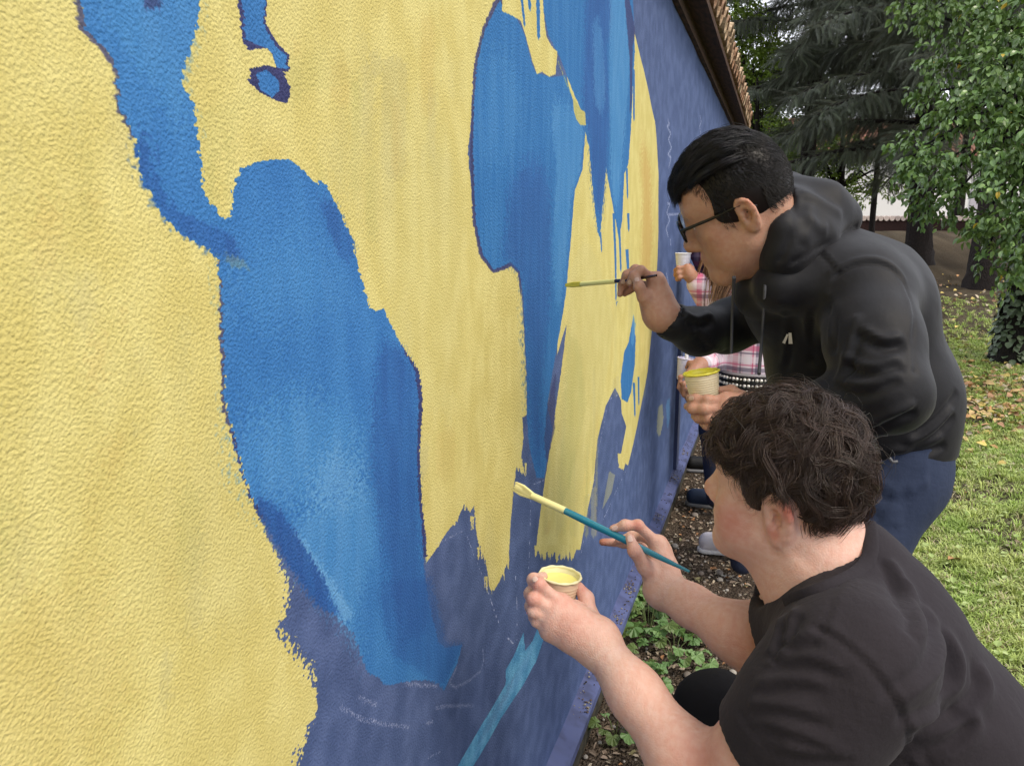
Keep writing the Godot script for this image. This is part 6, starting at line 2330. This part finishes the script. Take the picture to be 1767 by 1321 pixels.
		for k in int(e[3]):
			var an := rnd(0, TAU)
			var r: float = e[2] * sqrt(rng.randf())
			var p := Vector3(cos(an) * r, (0.035 + 0.05 * rng.randf() * (1.2 - r / e[2])) * e[4], sin(an) * r)
			if base.x + p.x < -0.42:
				p.x = -0.42 - base.x + rnd(0.0, 0.03)
			var l := MeshInstance3D.new()
			l.name = "leaf"
			l.mesh = lobed
			l.material_override = greens[rng.randi() % 4]
			var dir := Vector3(cos(an), rnd(-0.5, 0.25), sin(an)).normalized()
			l.transform = Transform3D(toward(dir).rotated(dir, rnd(-0.4, 0.4)).scaled(Vector3.ONE * rnd(0.7, 1.3) * e[4]), p)
			o.add_child(l, true)
			if k % 3 == 0:
				var sb := Buf.new()
				sb.tube(PackedVector3Array([Vector3(p.x * 0.2, -0.01, p.z * 0.2), Vector3(p.x * 0.6, p.y * 0.8, p.z * 0.6), p]), PackedFloat32Array([0.0016, 0.0013, 0.001]), 5)
				var sm := part("stem", sb.mesh(false), stem_m, o, false)


# ------------------------------------------------------------------ the two people further along the wall
func plaid(a: Color, b: Color, c: Color, d: Color, sd: int) -> ImageTexture:
	var im := Image.create(128, 128, false, Image.FORMAT_RGB8)
	im.fill(a)
	for pass_ in 2:
		for e in [[6, 18, b], [30, 6, c], [44, 22, d], [72, 5, b], [84, 14, c], [106, 10, d]]:
			for k in e[1]:
				for q in 128:
					var x: int = e[0] + k if pass_ == 0 else q
					var y: int = q if pass_ == 0 else e[0] + k
					im.set_pixel(x, y, im.get_pixel(x, y).lerp(e[2], 0.6 if pass_ == 0 else 0.5))
	return ImageTexture.create_from_image(im)


func make_behind() -> void:
	var skin := Color(0.42, 0.25, 0.18)
	for who in 2:
		var z := 3.25 if who == 0 else 4.05
		var px := 1298.0 if who == 0 else 1246.0
		var base := at(px, 700, z)
		var gpos := Vector3(base.x, 0, base.z)
		var o := thing("person", ["person in pink checked shirt and studded belt holding a white cup", "person in dark checked shirt mostly hidden behind the pink checked shirt"][who], "person", gpos)
		var sh := gpos + Vector3(0, 1.34, 0)
		var T := Transform3D(Basis(Vector3.UP, deg_to_rad(-95.0)) * Basis(Vector3.RIGHT, deg_to_rad(12)) * Basis.from_scale(Vector3.ONE * 0.9), gpos + Vector3(-0.03, 1.53 if who == 0 else 1.50, 0))
		var f := Field.new()
		head_field(f, T, 0.6)
		ear_field(f, T, 1.0)
		f.cap(T * Vector3(0, -0.035, -0.03), sh, 0.05, 0.055, 0.03)
		var bf := Buf.new()
		bf.add(net(f, 0.007, [], 1), skin)
		var white := cloth(Color.WHITE, 0.9, 0.0, 0.004)
		white.albedo_texture = plaid(Color8(226, 200, 214), Color8(196, 70, 110), Color8(66, 62, 84), Color8(238, 232, 240), 1) if who == 0 else plaid(Color8(58, 40, 58), Color8(150, 52, 80), Color8(24, 22, 34), Color8(120, 104, 124), 2)
		white.uv1_scale = Vector3.ONE * 7.0
		var t := Field.new()
		t.chain([sh + Vector3(0, -0.02, 0), gpos + Vector3(0, 1.12, 0), gpos + Vector3(0, 0.90, 0)], [0.10, 0.125, 0.135], 0.05)
		t.cyl(gpos + Vector3(0, 0.855, 0), gpos + Vector3(0, 0.5, 0), 0.3)
		t.cap(sh + Vector3(0.02, -0.03, 0.15), sh + Vector3(0.02, -0.03, -0.15), 0.065, 0.065, 0.05)
		if who == 0:
			var wl := at(1196, 480, 3.06)
			t.chain([sh + Vector3(0.02, -0.05, 0.16), at(1240, 548, 3.12), at(1204, 489, 3.07)], [0.062, 0.052, 0.044], 0.03)
			t.chain([sh + Vector3(0.02, -0.05, -0.16), at(1246, 620, 3.3), at(1216, 626, 3.1)], [0.062, 0.05, 0.042], 0.03)
			var fh := Field.new()
			hand_field(fh, wl, 0.022, [[[1186, 461, 3.05], [1170, 462, 3.05], [1166, 466, 3.08], [1170, 468, 3.10]], [[1186, 468, 3.05], [1170, 471, 3.05], [1166, 474, 3.08], [1171, 476, 3.1]], [[1187, 475, 3.05], [1172, 479, 3.05], [1169, 482, 3.08], [1174, 483, 3.1]]], [[1193, 463, 3.09], [1190, 456, 3.12]], 0.0078, 0.0115)
			bf.add(net(fh, 0.005, [], 1), Color(0.44, 0.25, 0.17))
			var fg := Field.new()
			var wr := at(1208, 630, 3.06)
			hand_field(fg, wr, 0.028, [[[1188, 645, 3.02], [1174, 650, 3.02], [1172, 668, 3.03], [1180, 684, 3.06]], [[1190, 652, 3.02], [1180, 662, 3.01], [1181, 680, 3.03], [1188, 694, 3.06]], [[1196, 655, 3.02], [1188, 672, 3.01], [1190, 688, 3.03], [1195, 698, 3.06]]], [[1194, 628, 3.06], [1188, 624, 3.08], [1184, 634, 3.08]], 0.0078, 0.0115)
			bf.add(net(fg, 0.005, [], 1), Color(0.42, 0.24, 0.18))
		else:
			t.chain([sh + Vector3(0.02, -0.05, 0.16), at(1236, 500, 3.95), at(1206, 440, 3.9)], [0.06, 0.05, 0.042], 0.03)
			t.cap(sh + Vector3(0.02, -0.05, -0.16), gpos + Vector3(0.05, 0.95, -0.2), 0.06, 0.05, 0.03)
		var inner := Field.new()
		inner.chain([sh, gpos + Vector3(0, 1.0, 0)], [0.055, 0.09], 0.03)
		inner.chain([sh + Vector3(0.02, -0.05, 0), sh + Vector3(0.02, -0.05, 0.16), at(1240, 548, 3.12), at(1200, 484, 3.065)] if who == 0 else [sh + Vector3(0.02, -0.05, 0), sh + Vector3(0.02, -0.05, 0.16), at(1236, 500, 3.95), at(1206, 440, 3.9)], [0.04, 0.035, 0.03, 0.024], 0.02)
		inner.chain([sh + Vector3(0.02, -0.05, 0), sh + Vector3(0.02, -0.05, -0.16), at(1246, 620, 3.3), at(1211, 629, 3.07)] if who == 0 else [sh + Vector3(0.02, -0.05, 0), sh + Vector3(0.02, -0.05, -0.16), gpos + Vector3(0.05, 0.95, -0.2)], [0.04, 0.035, 0.03, 0.024], 0.02)
		bf.add(net(inner, 0.014, [], 1), skin)
		part("body", bf.mesh(), skin_mat(), o)
		eyes_of(T, o, Color(0.08, 0.04, 0.02))
		part("shirt", _mesh_of(net(t, 0.011)), white, o)
		var jeans := Field.new()
		for s in [-1.0, 1.0]:
			jeans.chain([gpos + Vector3(0, 0.70, 0.05 * s), gpos + Vector3(-0.03, 0.45, 0.08 * s), gpos + Vector3(0.0, 0.09, 0.10 * s)], [0.105, 0.07, 0.05], 0.03)
		part("jeans", _mesh_of(net(jeans, 0.014)), std(Color8(38, 44, 66), 0.9), o)
		if who == 0:
			# hair hanging forward, belt with its studs
			var hb := Buf.new()
			for k in 240:
				var off := Vector3(rng.randfn(0, 0.022), 0, rng.randfn(0, 0.02))
				var p0 := T * skull(Vector3(0.09, rnd(0.0, 0.1), rnd(-0.06, 0.03)), 0.004)
				var p2 := at(1236 + rnd(-6, 10), 528 + rnd(-25, 8), 3.05) + off
				hb.tube(PackedVector3Array([p0, p0.lerp(p2, 0.35) + Vector3(-0.02, 0.02, 0.02) + off, p0.lerp(p2, 0.75) + off, p2]), PackedFloat32Array([0.0022, 0.0022, 0.002, 0.001]), 3, Color(0.22, 0.12, 0.07) * rnd(0.7, 1.4), false)
			for k in 900:
				var an := rnd(deg_to_rad(62), deg_to_rad(298))
				var d := Vector3(sin(an), 0, cos(an))
				var root := skull(SK_C + d * rnd(0.02, 1.0) + Vector3(0, rnd(0.4, 1.0), 0), 0.006)
				var ear := skull(SK_C + d + Vector3(0, rnd(-0.25, 0.0), 0), rnd(0.008, 0.018))
				var e0 := T * ear
				var tip := e0 + Vector3(0, -rnd(0.16, 0.26), 0) + Vector3(rng.randfn(0, 0.012), 0, rng.randfn(0, 0.012))
				hb.tube(PackedVector3Array([T * root, T * skull(root.lerp(ear, 0.5), 0.014), e0, e0.lerp(tip, 0.5) + Vector3(rng.randfn(0, 0.006), 0, rng.randfn(0, 0.006)), tip]), PackedFloat32Array([0.0022, 0.0024, 0.0022, 0.002, 0.0008]), 3, Color(0.20, 0.11, 0.065) * rnd(0.6, 1.3), false)
			var capf := Field.new()
			capf.ell(T * (SK_C + Vector3(0, 0.004, -0.004)), T.basis.orthonormalized(), (SK_R + Vector3.ONE * 0.008) * 0.9, 0.01)
			capf.ell(T * Vector3(0, -0.03, 0.12), T.basis.orthonormalized(), Vector3(0.075, 0.09, 0.085), 0.01, true)
			hb.add(net(capf, 0.01), Color(0.12, 0.066, 0.04))
			part("hair", hb.mesh(), vcol(0.45), o)
			var belt := Buf.new()
			var ring := PackedVector3Array()
			var rr := PackedFloat32Array()
			var bc := at(1298, 662, 3.25)
			bc = Vector3(gpos.x, bc.y + 0.012, gpos.z)
			for k in 40:
				var an := TAU * k / 40
				ring.append(bc + Vector3(cos(an) * 0.142, 0, sin(an) * 0.142))
				rr.append(0.036)
			belt.tube(ring, rr, 8, Color.WHITE, false, true, 0.18, Vector3.UP.cross(Vector3.RIGHT))
			var bb := Buf.new()
			bb.lathe(bc - Vector3(0, 0.052, 0), Vector3.UP, PackedVector2Array([Vector2(0.139, 0.0), Vector2(0.145, 0.002), Vector2(0.147, 0.05), Vector2(0.145, 0.094), Vector2(0.139, 0.096)]), 48)
			var bp := part("belt", bb.mesh(false), std(Color(0.03, 0.03, 0.035), 0.45), o)
			var stud := SphereMesh.new()
			stud.radius = 0.0072
			stud.height = 0.0144
			stud.radial_segments = 10
			stud.rings = 6
			var sm := std(Color(0.86, 0.84, 0.82), 0.25, 0.4)
			for k in 60:
				for row in 4:
					var an := TAU * (k + (0.0 if row != 1 else 0.35)) / 60.0
					if sin(an) < -0.35:
						continue
					var s := part("stud", stud, sm, bp, false)
					s.position = bc + Vector3(cos(an) * 0.1475, -0.04 + row * 0.024, sin(an) * 0.1475)
					s.scale = Vector3.ONE * (1.0 if k % 3 else 0.62)
			var eb := Buf.new()
			eb.lathe(bc + Vector3(0, 0.044, 0), Vector3.UP, PackedVector2Array([Vector2(0.143, 0.0), Vector2(0.147, 0.004), Vector2(0.143, 0.012)]), 48)
			part("waistband", eb.mesh(false), std(Color(0.55, 0.53, 0.55), 0.6), o)
			var lf := at(1299, 925, 3.55)
			_shoe(o, Vector3(lf.x, 0.10, lf.z), Vector3(-0.20, 0, 0.02), Color(0.93, 0.90, 0.92), Color(0.94, 0.93, 0.92))
			var lc := Buf.new()
			for k in 4:
				var q := Vector3(lf.x - 0.09 - k * 0.024, 0.104 - k * 0.004, lf.z + 0.006)
				lc.tube(PackedVector3Array([q + Vector3(0, -0.02, 0.032), q + Vector3(0.004, 0.008, 0), q + Vector3(0, -0.02, -0.032)]), PackedFloat32Array([0.004, 0.004, 0.004]), 6)
			lc.tube(PackedVector3Array([Vector3(lf.x - 0.12, 0.11, lf.z + 0.01), Vector3(lf.x - 0.145, 0.15, lf.z + 0.03), Vector3(lf.x - 0.155, 0.10, lf.z + 0.045)]), PackedFloat32Array([0.003, 0.003, 0.003]), 6)
			part("shoelace", lc.mesh(false), std(Color(0.8, 0.78, 0.82), 0.8), o)
			var rf := at(1256, 868, 4.15)
			_shoe(o, Vector3(rf.x, 0.1, rf.z), Vector3(-0.18, 0, 0.0), Color(0.16, 0.22, 0.32))
		else:
			var rf := at(1262, 810, 4.75)
			_shoe(o, Vector3(rf.x, 0.1, rf.z), Vector3(-0.24, 0, 0.03), Color(0.012, 0.012, 0.014), Color(0.55, 0.55, 0.56))
			_shoe(o, Vector3(rf.x + 0.25, 0.1, rf.z + 0.2), Vector3(-0.2, 0, 0.0), Color(0.02, 0.02, 0.025))
			var capf := Field.new()
			capf.ell(T * (SK_C + Vector3(0, 0.006, -0.01)), T.basis.orthonormalized(), (SK_R + Vector3.ONE * 0.012) * 0.9, 0.01)
			capf.ell(T * Vector3(0, -0.03, 0.12), T.basis.orthonormalized(), Vector3(0.075, 0.09, 0.085), 0.01, true)
			part("hair", _mesh_of(net(capf, 0.01)), std(Color(0.10, 0.07, 0.05), 0.6), o)
	var c := cup("paint_cup", "white plastic cup held up by a hand with checked pink cuff", at(1179, 437, 3.12), Vector3.UP, 0.030, 0.021, 0.075, Color(0.72, 0.74, 0.86), Color(0.80, 0.81, 0.88), Color(0.7, 0.72, 0.8), "paint cups in the hands along the wall")
	cup("paint_cup", "lilac translucent cup in the lower hand beside the wall corner", at(1184, 618, 3.10), (Vector3.UP + cr * 0.1).normalized(), 0.032, 0.024, 0.085, Color(0.62, 0.60, 0.80), Color(0.68, 0.66, 0.84), Color(0.6, 0.58, 0.76), "paint cups in the hands along the wall")
	brush("white handled brush standing in the lilac cup by the wall", [at(1184, 640, 3.10), at(1184.5, 632, 3.10), at(1185, 622, 3.10), at(1185.5, 600, 3.10), at(1186, 585, 3.10)], [0.004, 0.005, 0.007, 0.008, 0.006], [Color8(200, 200, 210), Color8(200, 200, 205), Color8(220, 220, 226)], cu)
